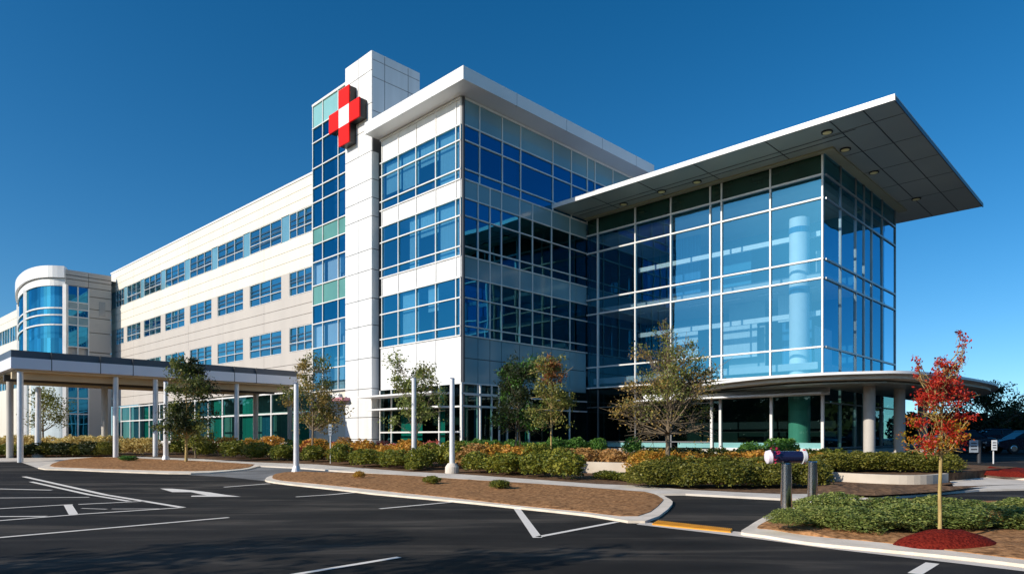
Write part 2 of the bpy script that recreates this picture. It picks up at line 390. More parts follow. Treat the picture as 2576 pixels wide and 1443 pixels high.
# gutter strip and yellow tactile ramp across the side lane
slab('gutter', gp([(1618, 1312), (1870, 1338), (2100, 1372), (2415, 1409), (2640, 1434), (2640, 1444), (2415, 1417), (2100, 1381), (1862, 1349), (1600, 1318)]), 0.005, CONC)
island('c', [(1864, 1344), (1880, 1330), (1908, 1312), (1945, 1294), (1990, 1281), (2100, 1266), (2250, 1262), (2420, 1264), (2900, 1270), (2900, 1468), (2575, 1427), (2415, 1408), (2225, 1389), (2034, 1370), (1920, 1352)],
       [(1904, 1327), (1925, 1312), (1960, 1297), (2000, 1280), (2110, 1262), (2250, 1258), (2420, 1260), (2900, 1265), (2900, 1444), (2575, 1406), (2415, 1387), (2225, 1364), (2034, 1346), (1940, 1331)], '', dome=0.04)
tac = M()
q0, q1, q2, q3 = [ground(*p, 0.012) for p in ((1655, 1309.5), (1843, 1330.5), (1838, 1338), (1640, 1318))]
nstrip = 40
for i in range(nstrip):
    t0, t1 = i/nstrip, (i+0.62)/nstrip
    a, b_, c_, d_ = q0.lerp(q1, t0), q0.lerp(q1, t1), q3.lerp(q2, t1), q3.lerp(q2, t0)
    up = Vector((0, 0, 0.02))
    tac.hexa([d_, c_, b_, a, d_+up, c_+up, b_+up, a+up])
up = Vector((0, 0, 0.008))
tac.hexa([q3-up, q2-up, q1-up, q0-up, q3+up*0.5, q2+up*0.5, q1+up*0.5, q0+up*0.5])
tag(tac.build('tactile_strip', YELLOW), 'yellow ribbed tactile strip across the mouth of the side lane', 'tactile strip')

# painted lines
def strip(p0, p1, w):
    a, b_ = ground(*p0), ground(*p1)
    d = (b_ - a).to_2d().normalized(); s = Vector((-d.y, d.x))*w/2
    n = 8; left, right = [], []
    for i in range(n+1):
        c = a.lerp(b_, i/n).to_2d()
        left.append(tuple(c+s)); right.append(tuple(c-s))
    return left + right[::-1]
PG = 'white parking lines'
def paint(pts, label):
    o = slab('parking_line', pts, 0.008, PAINT, kind=None)
    tag(o, label, 'road marking', PG)
paint(strip((575, 1301), (-40, 1355), 0.13), 'long thin white line nearest the lower left edge of the lot')
paint(strip((1004, 1401), (690, 1453), 0.11), 'short thick white line cut by the bottom edge of the picture')
paint(strip((744, 1249), (893, 1238), 0.13), 'white bay line meeting the kerb near the left end of the long mulch island')
paint(strip((955, 1279), (1137, 1262), 0.13), 'white bay line ending at the kerb midway along the long mulch island')
paint(strip((1300, 1279), (1352, 1352), 0.16), 'thick slanting white stroke of the V by the long island')
paint(strip((1352, 1350), (1552, 1312), 0.12), 'thin right-hand white stroke of the V by the long island')
paint(strip((2300, 1443), (2345, 1416), 0.16), 'broad white stub at the foot of the right island kerb')
paint(strip((563, 1224.6), (679, 1215.6), 0.13), 'faint white line by the left tip of the long mulch island')
paint(strip((60, 1198), (460, 1276), 0.16), 'thick white diagonal edging the hatched corner on the left')
paint(strip((460, 1276), (195, 1293), 0.13), 'white line closing the lower side of the hatched corner')
paint(strip((195, 1293.5), (-40, 1312), 0.13), 'white line running from the painted block to the left edge')
paint(strip((-40, 1228), (130, 1232), 0.13), 'topmost white row line at the left edge')
paint(strip((-40, 1252), (225, 1250), 0.13), 'second white row line at the left edge, long and level')
paint(strip((-40, 1281), (183, 1268), 0.13), 'third white row line at the left edge, meeting the painted block')
paint(strip((197, 1268), (365, 1260), 0.13), 'white row line inside the hatched corner above the dashes')
paint(strip((-40, 1299), (117, 1298), 0.13), 'lowest level white row line at the left edge')
paint(strip((78, 1211), (325, 1260), 0.14), 'second white diagonal inside the hatched corner')
paint(strip((205, 1278), (268, 1280), 0.07), 'short white dash inside the hatched corner')
paint(strip((281, 1279.5), (400, 1279), 0.07), 'longer white dash inside the hatched corner')
paint(gp([(160, 1270), (181, 1268), (197, 1293), (173, 1294)]), 'small white painted block across the row lines')
o = slab('arrow_marking', gp([(403, 1228), (433, 1228.5), (484, 1232.5), (530, 1238), (606, 1248.5), (480, 1248.5), (482, 1246), (520, 1245), (480, 1237), (433, 1237)]), 0.008, PAINT, kind=None)
tag(o, 'white zigzag lane arrow painted in the middle of the lot', 'road marking')

# ------------------------------------------------------------------ building kit
def vbars(mb, fr, us, z0, z1, w, n0, n1):
    for u in us: mb.box(fr, u-w/2, u+w/2, n0, n1, z0, z1)
def hbars(mb, fr, u0, u1, zs, h, n0, n1):
    for z in zs: mb.box(fr, u0, u1, n0, n1, z-h/2, z+h/2)

def window(fr, u0, u1, zs, parent, mat, n=0.0, name='window', tilt=0.004, split=1):
    """one glazed bay: its panes are quads, each set a hair out of true like real glazing"""
    mb = M()
    for i in range(len(zs)-1):
        for k in range(split):
            ua, ub = u0+(u1-u0)*k/split, u0+(u1-u0)*(k+1)/split
            t1, t2 = R.uniform(-tilt, tilt)*(ub-ua), R.uniform(-tilt, tilt)*(zs[i+1]-zs[i])
            mb.quad(fr.P(ua, n, zs[i]), fr.P(ub, n+t1, zs[i]), fr.P(ub, n+t1+t2, zs[i+1]), fr.P(ua, n+t2, zs[i+1]))
    return mb.build(name, mat, parent)

def blind(fr, u0, u1, z0, z1, parent, mat=None, n=-0.25, name='blind'):
    mb = M(); mb.box(fr, u0, u1, n-0.02, n, z0, z1)
    return mb.build(name, mat or BLIND, parent)

def panels(mb, fr, us, zs, n0, n1, gap=0.05, mi=0):
    for i in range(len(us)-1):
        for j in range(len(zs)-1):
            mb.box(fr, us[i]+gap/2, us[i+1]-gap/2, n0, n1, zs[j]+gap/2, zs[j+1]-gap/2, mi)

C1 = Vector((-2.82, 38.0)); C2 = Vector((16.28, 35.07))
FL, FRt = Fr(C1, A, -B), Fr(C1, B, -A)
HF, HR = Fr(C2, A, -B), Fr(C2, B, -A)
zc = lambda y: EYE + (HOR - y)*38.0/F
zh = lambda y: EYE + (HOR - y)*35.07/F

# ================================================================== white corner block
blk = thing('hospital_block', 'white and blue glass corner block under a wide white flat roof', 'building', (C1.x, C1.y, g(38)))
UL = 8.33
Zl = [zc(y) for y in (312, 351, 423.5, 449, 496, 541, 618, 642, 696, 747, 818.5, 842.5)]
ZTOP = zc(243)
storeys = [Zl[8:12][::-1], Zl[4:8][::-1], Zl[0:4][::-1]]           # each low to high
spans = [(Zl[11]-2.6, Zl[11]), (Zl[7+0], Zl[7+0])]
bandz = [(Zl[8], Zl[7]), (Zl[4], Zl[3]), (Zl[0], ZTOP)]              # spandrels above each storey
uL = [0.0] + [FL.at_px(p) for p in (1148, 1097, 1047.5, 1003, 962)]
uRtop = [0.0] + [FRt.at_px(p) for p in (1205, 1262, 1308, 1389, 1435.6, 1475.6, 1495, 1540, 1593)] + [17.0]
uRlow = [0.0] + [FRt.at_px(p) for p in (1201, 1231, 1260, 1305.7, 1338, 1386, 1432)] + [11.3]
fm, fmr = M(), M()
for si, zs in enumerate(storeys):
    for i in range(5):
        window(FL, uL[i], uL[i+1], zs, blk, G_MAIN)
        if R.random() < 0.7:
            blind(FL, uL[i]+0.08, uL[i+1]-0.08-(R.random() < 0.3)*(uL[i+1]-uL[i])*0.4, R.choice([zs[0], zs[0]+0.9, zs[1]+0.5, zs[2]-0.4]), zs[3]-0.03, blk)
        mb = M(); mb.box(FL, uL[i]+0.02, uL[i+1]-0.02, -0.1, 0.02, bandz[si][0]+0.01, bandz[si][1]-0.01); mb.build('spandrel_panel', WHITE, blk)
    us = uRtop if si == 2 else uRlow
    for i in range(len(us)-1):
        window(FRt, us[i], us[i+1], zs, blk, G_DEEP if si == 2 or (si == 1 and i < 4) or i < 2 else G_TEAL, tilt=0.006)  # darker teal panes stand in for dark reflections toward the inner corner
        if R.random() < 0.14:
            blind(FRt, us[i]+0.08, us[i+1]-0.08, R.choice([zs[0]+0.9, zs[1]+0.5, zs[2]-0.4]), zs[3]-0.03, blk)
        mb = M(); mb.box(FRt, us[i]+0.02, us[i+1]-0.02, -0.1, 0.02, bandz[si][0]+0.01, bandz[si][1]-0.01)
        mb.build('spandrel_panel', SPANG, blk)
    lo = zs[0] - (0.0 if si else 0.0); hi = bandz[si][1]
    vbars(fm, FL, uL[1:] + [0.09], lo, hi, 0.06, -0.05, 0.07)
    hbars(fm, FL, 0.055, UL-0.35, zs, 0.07, -0.045, 0.09)
    vbars(fmr, FRt, us[1:-1], lo, hi, 0.055, -0.05, 0.07)
    hbars(fmr, FRt, 0.14, us[-1], zs, 0.062, -0.045, 0.09)
hbars(fm, FL, 0.055, UL-0.35, [ZTOP-0.06], 0.12, -0.045, 0.09)
hbars(fmr, FRt, 0.14, 17.0, [ZTOP-0.06], 0.12, -0.045, 0.09)
fm.build('mullion_grid', MULL, blk); fmr.build('mullion_grid', MULL, blk)
mb = M(); mb.box(FRt, 0.0, 0.12, -0.2, 0.1, 1.0, ZTOP); mb.build('corner_post', MULLD, blk)
# blank panels over the ground storey
zb0, zb1 = zc(965), Zl[11]
uLp = [0.1] + uL[2:4:1] + [uL[5]+0.3]
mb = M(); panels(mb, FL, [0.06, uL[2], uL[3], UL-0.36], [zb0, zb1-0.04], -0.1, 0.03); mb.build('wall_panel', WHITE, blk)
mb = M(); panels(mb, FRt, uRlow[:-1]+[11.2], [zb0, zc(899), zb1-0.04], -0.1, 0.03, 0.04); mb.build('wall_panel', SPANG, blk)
mb = M(); mb.box(FL, UL-0.34, UL, -0.6, -0.3, 1.0, ZTOP); mb.box(FL, 0.15, UL-0.34, -0.16, -0.11, zb0, zb1); mb.box(FRt, 0.15, 11.2, -0.16, -0.11, zb0, zb1)
mb.build('recess_wall', MULLD, blk)
# ground storey: dark glazing, transoms, sill
zg = [1.25, zc(1085), zc(1021), zc(991), zb0]
ug = [0.1] + [FL.at_px(p) for p in (1105, 1045, 985)] + [UL-0.3]
fm, fg = M(), M()
for i in range(4): window(FL, ug[i], ug[i+1], [zg[0], zg[2], zg[4]], blk, G_GRND, n=-0.02)
vbars(fm, FL, ug, zg[0], zg[4], 0.08, -0.06, 0.05); hbars(fm, FL, 0.15, UL-0.3, [zg[0], zg[1], zg[2]], 0.09, -0.055, 0.06)
ug2 = [0.15] + [FRt.at_px(p) for p in (1201, 1236, 1275, 1330, 1386, 1432)] + [11.3]
for i in range(7): window(FRt, ug2[i], ug2[i+1], [zg[0], zg[2], zg[3], zg[4]], blk, G_GRND, n=-0.02)
vbars(fg, FRt, ug2[1:-1], zg[0], zg[4], 0.08, -0.06, 0.05); hbars(fg, FRt, 0.14, 11.3, [zg[0], zg[2], zg[3]], 0.08, -0.055, 0.06)
fm.build('mullion_grid', MULL, blk); fg.build('mullion_grid', MULL, blk)
mb = M(); mb.box(FL, 0, UL, -0.3, 0.06, 0.0, zg[0]-0.05); mb.box(FRt, 0.0, 11.3, -0.3, 0.06, 0.0, zg[0]-0.05); mb.build('plinth', COLC, blk)
# things behind the ground floor glass
blind(FL, ug[2]+0.1, ug[3]-0.15, zg[0]+0.3, zg[2]-0.1, blk, CURT, -0.6, 'curtain')
blind(FL, ug[1]+0.1, ug[1]+0.7, zg[0], zg[4], blk, CURT, -0.5, 'curtain')
blind(FL, ug[3]+1.0, ug[4]-0.2, zg[0], zg[4], blk, CURTB, -0.5, 'curtain')
blind(FRt, ug2[0]+0.2, ug2[1]-0.3, zg[0]+0.5, zg[4], blk, CURT, -0.5, 'curtain')
blind(FRt, ug2[1]+0.1, ug2[1]+0.7, zg[0], zg[4], blk, CURTB, -0.4, 'curtain')
blind(FRt, ug2[4]+0.1, ug2[4]+0.4, zg[0], zg[4], blk, CURT, -0.4, 'curtain')
# inside: floors and the core
for z in (zg[0]-0.02, (zb0+zb1)/2, (Zl[8]+Zl[7])/2, (Zl[4]+Zl[3])/2, ZTOP-0.35):
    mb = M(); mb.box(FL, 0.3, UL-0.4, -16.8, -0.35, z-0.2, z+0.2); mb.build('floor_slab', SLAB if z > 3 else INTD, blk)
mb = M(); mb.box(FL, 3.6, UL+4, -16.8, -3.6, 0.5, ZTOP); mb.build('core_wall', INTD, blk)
# roof
oL, oR = 1.16, 1.42
ue = FL.at_px(917, oL)
mb = M()
mb.box(FL, -oR, ue, -17.5, oL, EYE+19.3, EYE+20.03)
ro = mb.build('roof', WHITE2, blk)
mb = M()
for p in (1300, 1425, 1515, 1600): 
    u = FRt.at_px(p, oR); mb.box(FRt, u-0.02, u+0.02, oR-0.1, oR+0.004, EYE+19.29, EYE+20.04)
for p in (1010, 1085):
    u = FL.at_px(p, oL); mb.box(FL, u-0.02, u+0.02, oL-0.1, oL+0.004, EYE+19.29, EYE+20.04)
mb.build('seam', GREYP, ro)
# thin white sunshades over the ground storey
for (za, n1, u0, u1) in ((zc(986), 1.5, 0.9, UL+0.1), (zc(1022), 1.1, 0.7, UL-0.4)):
    mb = M(); mb.box(FL, u0, u1, 0.1, n1, za-0.05, za+0.05); mb.build('sunshade', WHITE2, blk)
mb = M()
for z in (zc(965), zc(990), zc(1021)): mb.box(FRt, -0.55, 3.9, 0.5, 0.58, z-0.04, z+0.04)
for u in (-0.5, 0.9, 2.4, 3.86): mb.box(FRt, u-0.04, u+0.04, 0.5, 0.58, 1.0, zc(965)-0.045)
for u in (-0.45, 3.8): mb.box(FRt, u-0.03, u+0.03, 0.11, 0.495, zc(965)-0.03, zc(965)+0.03)
mb.build('glazing_screen', MULL, blk)

# ================================================================== stair tower: white pier with glass strip
tw = thing('stair_tower', 'tall white panelled pier with a narrow glass stair strip beside it', 'tower', FL.P(10, 0, g(45)))
np_ = 0.45
up0, up1 = FL.at_px(935, np_), FL.at_px(868, np_)
ZT = EYE+25.1
mb = M(); mb.box(FL, up0+0.03, up1-0.03, -3.45, np_-0.03, 0, ZT-0.03); mb.build('pier_core', JOINT, tw)
seam = [0.4, 1.6, ze(1050, 45), ze(980, 45), ze(905, 45), ze(825, 45), ze(760, 45), ze(690, 45), ze(640, 45), ze(560, 45), ze(515, 45), ze(470, 45), ze(402, 45), ze(345, 45), ze(285, 45), ze(205, 45), ZT]
um = (up0+up1)/2
mb = M(); panels(mb, FL, [up0, um, up1], seam, np_-0.1, np_, 0.045)
mb.build('front_cladding', WHITE, tw)
mb = M()
FPs = Fr(FL.P(up0, np_, 0).to_2d(), B, -A)
panels(mb, FPs, [0.05, 1.0, 2.9, 3.9], [ze(350, 44), ze(285, 44), ze(200, 44)-0.02, ze(158, 44), ZT], -0.1, 0.0, 0.045)
mb.build('side_cladding', WHITE, tw); mb = M()
panels(mb, FPs, [0.05, 0.55], [s for s in seam if s < ze(350, 44)], -0.1, 0.0, 0.05)
mb.build('side_cladding', GREYP if False else WHITE, tw)
ns = 0.3
us_ = [up1+0.02, FL.at_px(852, ns), FL.at_px(813, ns), FL.at_px(788, ns)]
Ds = 48.8
zst = [ze(y, Ds) for y in (930, 876, 815, 768, 719, 660, 616, 574.5, 510, 472.5, 423.5, 359, 322, 265)]
ZS = zst[-1]
kinds = ['t', 'g', 'l', 'd', 'G', 'l', 'd', 'G', 'd', 'd', 'd', 'd', 'd', 'T']
zst = [ze(985, Ds)] + zst
fm = M(); vbars(fm, FL, us_[1:], zst[0], ZS, 0.065, ns-0.05, ns+0.07); hbars(fm, FL, us_[0], us_[-1]+0.045, zst, 0.07, ns-0.045, ns+0.09)
fm.build('mullion_grid', MULL, tw)
for j, k in enumerate(kinds):
    if k in 'GT':
        mb = M(); mb.box(FL, us_[0], us_[-1], ns-0.1, ns, zst[j], zst[j+1]); mb.build('spandrel_panel', SPANGR if k == 'G' else SPANT, tw)
    else:
        w_ = M()
        for i in range(3):
            t1 = R.uniform(-.006, .006)
            w_.quad(FL.P(us_[i], ns, zst[j]), FL.P(us_[i+1], ns+t1, zst[j]), FL.P(us_[i+1], ns, zst[j+1]), FL.P(us_[i], ns-t1, zst[j+1]))
        w_.build('window', {'d': G_STRIP, 'l': G_HALL, 'g': G_MAIN, 't': G_HALL}[k], tw)
        if k == 'l':
            blind(FL, us_[1]+0.1, us_[2]-0.3, zst[j]+0.1, zst[j+1]-0.1, tw, None, 0.1)
            blind(FL, us_[2]+0.15, us_[3]-0.1, zst[j]+0.1, zst[j+1]-0.1, tw, None, 0.1)
mb = M(); mb.box(FL, us_[0], us_[-1], -4.0, -1.2, 0, ZS-0.05); mb.build('inner_wall', INTW, tw)
mb = M(); mb.box(FL, us_[0], us_[-1]+0.05, -4.0, ns+0.1, ZS, ZS+0.12); mb.build('parapet_cap', WHITE, tw)
mb = M(); mb.box(FL, us_[-1]-0.02, us_[-1]+0.05, -4.0, ns-0.06, 0, ZS-0.01); mb.box(FL, us_[0], us_[-1]-0.03, -1.0, ns-0.15, 0.3, zst[0]); mb.build('end_wall', CREAM, tw)

# red cross sign on the tower
ncr = 1.05
uc = FL.at_px(864, ncr); zcr = ze(292, FL.D(uc, ncr)); a_, w3 = 1.88, 0.63
cr = thing('cross_sign', 'big red cross sign with a white square centre high on the white pier', 'sign', FL.P(uc, 0.5, zcr))
for du, dz in ((1, 0), (-1, 0), (0, 1), (0, -1)):
    mb = M()
    if du: mb.box(FL, min(uc+du*w3, uc+du*a_), max(uc+du*w3, uc+du*a_), ncr-0.1, ncr, zcr-w3, zcr+w3)
    else: mb.box(FL, uc-w3, uc+w3, ncr-0.1, ncr, min(zcr+dz*w3, zcr+dz*a_), max(zcr+dz*w3, zcr+dz*a_))
    mb.build('arm', RED, cr)
mb = M(); mb.box(FL, uc-w3, uc+w3, ncr-0.1, ncr-0.002, zcr-w3, zcr+w3); mb.build('centre_panel', SIGNW, cr)
mb = M(); mb.box(FL, uc-w3+.02, uc+w3-.02, 0.47, ncr-0.1, zcr-a_+.02, zcr+a_-.02); mb.box(FL, uc+w3-.02, uc+a_-.02, 0.47, ncr-0.1, zcr-w3+.02, zcr+w3-.02); mb.box(FL, uc-a_+.02, uc-w3+.02, 0.47, ncr-0.1, zcr-w3+.02, zcr+w3-.02)
mb.build('casing', BLACK, cr)

# ================================================================== long wing
O = FL.P(FL.at_px(788, 0.0), 0, 0).to_2d()
zr = (HOR-437)*O.y/F
D1 = zr*F/(HOR-690); P1 = Vector(((280-CX)/F*D1, D1))
FW = Fr(O, P1-O, Vector((-(P1-O).y, (P1-O).x)) if False else -B)
FW.n = Vector((FW.u.y, -FW.u.x)); 
if FW.n.dot(-B) < 0: FW.n = -FW.n
LW = (P1-O).length
wing = thing('hospital_wing', 'long cream clad wing with three rows of wide windows', 'building', (O.x, O.y, g(50)))
zw = lambda y: EYE + (HOR-y)*O.y/F
rows = [(zw(876), zw(812)), (zw(730), zw(667)), (zw(580), zw(513))]
ZR = EYE+zr
wx = [(727, 784), (627.5, 707), (546.6, 611), (477, 531.6), (415, 463.6), (361.5, 404), (319, 353), (291, 311)]
wu = [(FW.at_px(b_), FW.at_px(a_2)) for a_2, b_ in wx]
def courses(mb, z0, z1, n, u0=0.0, u1=None, splits=6):
    u1 = u1 or LW
    us = [u0+(u1-u0)*i/splits for i in range(splits+1)] if splits > 1 else [u0, u1]
    zs = [z0+(z1-z0)*i/n for i in range(n+1)]
    for j in range(n): 
        for i in range(len(us)-1):
            mb.box(FW, us[i]+(0.012 if splits > 1 else 0), us[i+1]-(0.012 if splits > 1 else 0), -0.2, 0.0, zs[j]+(0.018 if j else 0), zs[j+1]-(0.0 if j == n-1 else 0.018))
up_, lo_ = M(), M()
courses(up_, rows[2][1]+0.02, ZR, 3); courses(up_, rows[1][1]+0.02, rows[2][0]-0.02, 3)
courses(lo_, rows[0][1]+0.02, rows[1][0]-0.02, 3); courses(lo_, 5.4, rows[0][0]-0.02, 3)
for ri, (z0, z1) in enumerate(rows):
    e = [0.0] + [x for w in sorted(wu) for x in w] + [LW]
    for i in range(0, len(e)-1, 2):
        if ri == 2: continue
        (lo_ if ri < 2 else up_).box(FW, e[i], e[i+1], -0.2, -0.004, z0-0.02, z1+0.02)
up_.build('upper_cladding', CREAM, wing); lo_.build('lower_cladding', TAUPE, wing)
mb = M(); mb.box(FW, 0.0, LW, -0.32, -0.24, 5.4, ZR-0.1); mb.build('backing_wall', JOINT, wing) if False else None
mb = M(); mb.box(FW, -0.3, LW, -14, -3.0, 0, ZR-0.3); mb.build('inner_wall', INTW, wing)
mb = M(); mb.box(FW, -0.3, LW+0.1, -14, 0.06, ZR+0.01, ZR+0.16); mb.build('roof', WHITE2, wing)
mb = M()
for z0, z1 in rows:
    for zz in (z0-0.5, z1+0.6): mb.box(FW, 0, LW, -3.0, -0.25, zz-0.06, zz+0.06)
mb.build('floor_slab', SLAB, wing)
for ri, (z0, z1) in enumerate(rows):
    ss = sorted(wu)
    for wi, (u0, u1) in enumerate(ss):
        nb = 3 if u1-u0 > 2.2 else 2
        f_ = M()
        b = 0.04
        f_.box(FW, u0, u1, -0.16, 0.02, z0, z0+b); f_.box(FW, u0, u1, -0.16, -0.02, z1-b, z1)
        for i in range(nb+1):
            uu = min(max(u0+(u1-u0)*i/nb, u0+b/2), u1-b/2); f_.box(FW, uu-b/2, uu+b/2, -0.155, -0.03, z0+b, z1-b)
        zm = z0+(z1-z0)*0.36
        f_.box(FW, u0+b, u1-b, -0.15, -0.035, zm-b/2, zm+b/2)
        fo = f_.build('window', MULL, wing)
        window(FW, u0+b, u1-b, [z0+b, zm, z1-b], fo, G_WING, n=-0.1, name='pane', tilt=0.02, split=nb)
        # sagging dark bars added before the panes, imitating wavy dark reflections
        s_ = M()
        for k in range(3):
            zz = z0 + (0.30+0.2*k+R.uniform(-.05, .05))*(z1-z0); sag = R.uniform(-0.1, 0.1); th_ = R.uniform(0.04, 0.2)
            s_.hexa([FW.P(u0+.06, -.085, zz), FW.P(u1-.06, -.085, zz+sag), FW.P(u1-.06, -.045, zz+sag), FW.P(u0+.06, -.045, zz),
                     FW.P(u0+.06, -.085, zz+th_), FW.P(u1-.06, -.085, zz+sag+th_*.7), FW.P(u1-.06, -.045, zz+sag+th_*.7), FW.P(u0+.06, -.045, zz+th_)])
        s_.build('reflection_bar', NAVYL, fo)
        if ri == 2:                                   # pale glass piers between the top row windows
            nx = ss[wi+1][0] if wi+1 < len(ss) else LW
            p_ = M(); p_.box(FW, u1+0.03, nx-0.03, -0.14, -0.06, z0, z1); p_.build('glass_pier', PALEG, wing)
# ground storey of the wing: shop front glazing with teal and blue curtains behind
ub = [0.4 + i*(LW-1.0)/15 for i in range(16)]
fm = M(); vbars(fm, FW, ub, 0.9, 5.3, 0.14, -0.1, 0.05); hbars(fm, FW, 0.3, LW-0.5, [1.3, 3.6, 5.2], 0.12, -0.095, 0.06); fm.build('mullion_grid', MULL, wing)
for i in range(15):
    window(FW, ub[i], ub[i+1], [1.3, 3.6, 5.2], wing, G_GRND, n=-0.03, split=2)
    if i % 3 != 1: blind(FW, ub[i]+R.uniform(0.1, 0.5), ub[i+1]-R.uniform(0.1, 0.9), 1.3, R.choice([3.5, 5.1]), wing, CURT if R.random() < 0.7 else CURTB, -0.3, 'curtain')
mb = M(); mb.box(FW, 0.3, LW-0.5, -0.25, 0.02, 0.3, 1.24); mb.build('plinth', COLC, wing)

# ================================================================== curved pavilion at the far end of the wing
K = Vector((-50.1, 75.4))
rot = thing('curved_pavilion', 'curved glass pavilion with a rounded white roof band at the far end of the wing', 'building', (K.x, K.y, 0.9))
arc = smooth_loop([tuple(K), (-51.6, 75.15), (-53.6, 75.9), (-56.6, 78.3), (-61.0, 83.2), (-66.4, 91.0), (-69, 97)], 4, closed=False)
def offset(pts, d):
    out = []
    for i, p in enumerate(pts):
        a, b_ = Vector(pts[max(i-1, 0)]), Vector(pts[min(i+1, len(pts)-1)])
        t = (b_-a).normalized(); nn = Vector((-t.y, t.x))
        if nn.dot(Vector((-0.6, -0.8))) < 0: nn = -nn
        out.append(Vector(p)+nn*d)
    return out
def ribbon(mb, pts, d0, d1, z0, z1, mi=0):
    a, b_ = offset(pts, d0), offset(pts, d1)
    for i in range(len(pts)-1):
        mb.hexa([(*a[i], z0), (*a[i+1], z0), (*b_[i+1], z0), (*b_[i], z0), (*a[i], z1), (*a[i+1], z1), (*b_[i+1], z1), (*b_[i], z1)], mi)
zk = lambda y: ze(y, 75.4)
mb = M(); ribbon(mb, arc, -0.6, 0.4, zk(700), zk(671)); rf = auto_smooth(mb.build('roof', WHITE2, rot))
mb = M(); ribbon(mb, arc, -0.3, 0.12, zk(716), zk(701)); auto_smooth(mb.build('cornice', WHITE, rot))
mb = M(); mb.poly([(*p, zk(690)) for p in arc] + [(*(Vector(arc[-1])+Vector((12, 6))), zk(690)), (*(K+B*6), zk(690))]); mb.build('roof_deck', GREYP, rot)
mb = M()
ap = offset(arc, 0.0)
for (ya, yb) in ((775, 718), (792.5, 775), (817, 792.5), (850, 817), (900, 850)):
    for i in range(len(ap)-1):
        mb.quad((*ap[i], zk(ya)), (*ap[i+1], zk(ya)), (*ap[i+1], zk(yb)), (*ap[i], zk(yb)))
mb.build('curved_window', G_PAV, rot)
mb = M()
for y in (718, 775, 792.5, 817): ribbon(mb, arc, -0.05, 0.14, zk(y)-0.08, zk(y)+0.08)
for i in (0, 12, 18, 24):
    p = ap[min(i, len(ap)-1)]; mb.prism([(p.x+dx*0.2, p.y+dy*0.2) for dx, dy in ((-1,-1),(1,-1),(1,1),(-1,1))], 0.9, zk(715))
auto_smooth(mb.build('mullion_grid', MULL, rot), 20)
bk = offset(arc, -1.2)
mb = M()
for i in range(len(bk)-1): mb.quad((*bk[i], 0.5), (*bk[i+1], 0.5), (*bk[i+1], zk(705)), (*bk[i], zk(705)))
mb.build('inner_wall', INTW, rot)
FK = Fr(K, B, -A)
LK = FK.at_px(280)
ka, kb = FK.at_px(168), FK.at_px(223)
mb = M()
zs_ = [zk(y) for y in (880, 830, 792, 770, 738, 716, 700, 690, 676)]
for j in range(len(zs_)-1): mb.box(FK, kb+0.02, LK, -0.3, 0.0, zs_[j]+0.04, zs_[j+1]-0.04)
for j in range(5, len(zs_)-1): mb.box(FK, 0.0, kb-0.02, -0.3, 0.0, zs_[j]+0.04, zs_[j+1]-0.04)
mb.box(FK, 0.1, LK, -0.4, -0.31, 0.5, zk(678))
mb.box(FK, kb+0.02, LK, -0.3, 0.0, 0.5, zk(882))
mb.build('side_wall', TAUPE, rot)
mb = M(); mb.box(FK, 0.1, kb, -0.28, -0.02, zk(775), zk(757)); mb.box(FK, 0.1, kb, -0.28, -0.02, zk(815), zk(794)); mb.build('spandrel_panel', SPANG, rot)
for (y0, y1) in ((757, 717), (794, 775), (870, 815), (1110, 935)):
    window(FK, 0.15, kb, [zk(y0), (zk(y0)+zk(y1))/2, zk(y1)], rot, G_DEEP, n=-0.1, split=2)
fm = M(); vbars(fm, FK, [0.15, (kb+0.15)/2, kb], 0.9, zk(717), 0.12, -0.14, 0.03); hbars(fm, FK, 0.1, kb, [zk(y) for y in (757, 775, 794, 815, 870, 935, 1000, 1040)], 0.12, -0.135, 0.04); fm.build('mullion_grid', MULL, rot)
mb = M(); mb.box(FK, FK.at_px(249), FK.at_px(265), -0.2, 0.03, zk(785), zk(748)); mb.build('window', MULLG, rot)

# far wing beyond the pavilion
Pa, Pb = Vector((-66.0, 93.2)), Vector((-92.0, 116.6))
FF = Fr(Pa, Pb-Pa, -B); FF.n = Vector((FF.u.y, -FF.u.x)); FF.n = FF.n if FF.n.dot(-B) > 0 else -FF.n
LF = (Pb-Pa).length
far = thing('hospital_wing', 'far cream wing showing past the curved pavilion at the left edge', 'building', (Pa.x, Pa.y, 0.9))
mb = M()
for (z0, z1) in ((EYE+16.8, EYE+17.9), (EYE+17.95, EYE+19.1), (EYE+9.5, EYE+14.6), (0, EYE+7.4)): mb.box(FF, 0, LF, -8, 0, z0, z1)
mb.build('wall', CREAM, far)
nw = 7
for i in range(nw):
    for (z0, z1) in ((EYE+14.6, EYE+16.8), (EYE+7.4, EYE+9.5)):
        u0, u1 = LF*i/nw+0.15, LF*(i+1)/nw-0.15
        f_ = M(); [f_.box(FF, u0+(u1-u0)*k/3-0.05, u0+(u1-u0)*k/3+0.05, -0.2, 0.0, z0+.02, z1-.02) for k in range(4)]
        fo = f_.build('window', MULL, far); window(FF, u0, u1, [z0, z0+0.8, z1], fo, G_WING, n=-0.1, name='pane', tilt=0.02, split=3)
mb = M(); mb.box(FF, 0, LF, -8, -1.2, EYE+7.4, EYE+16.8); mb.build('inner_wall', INTW, far)

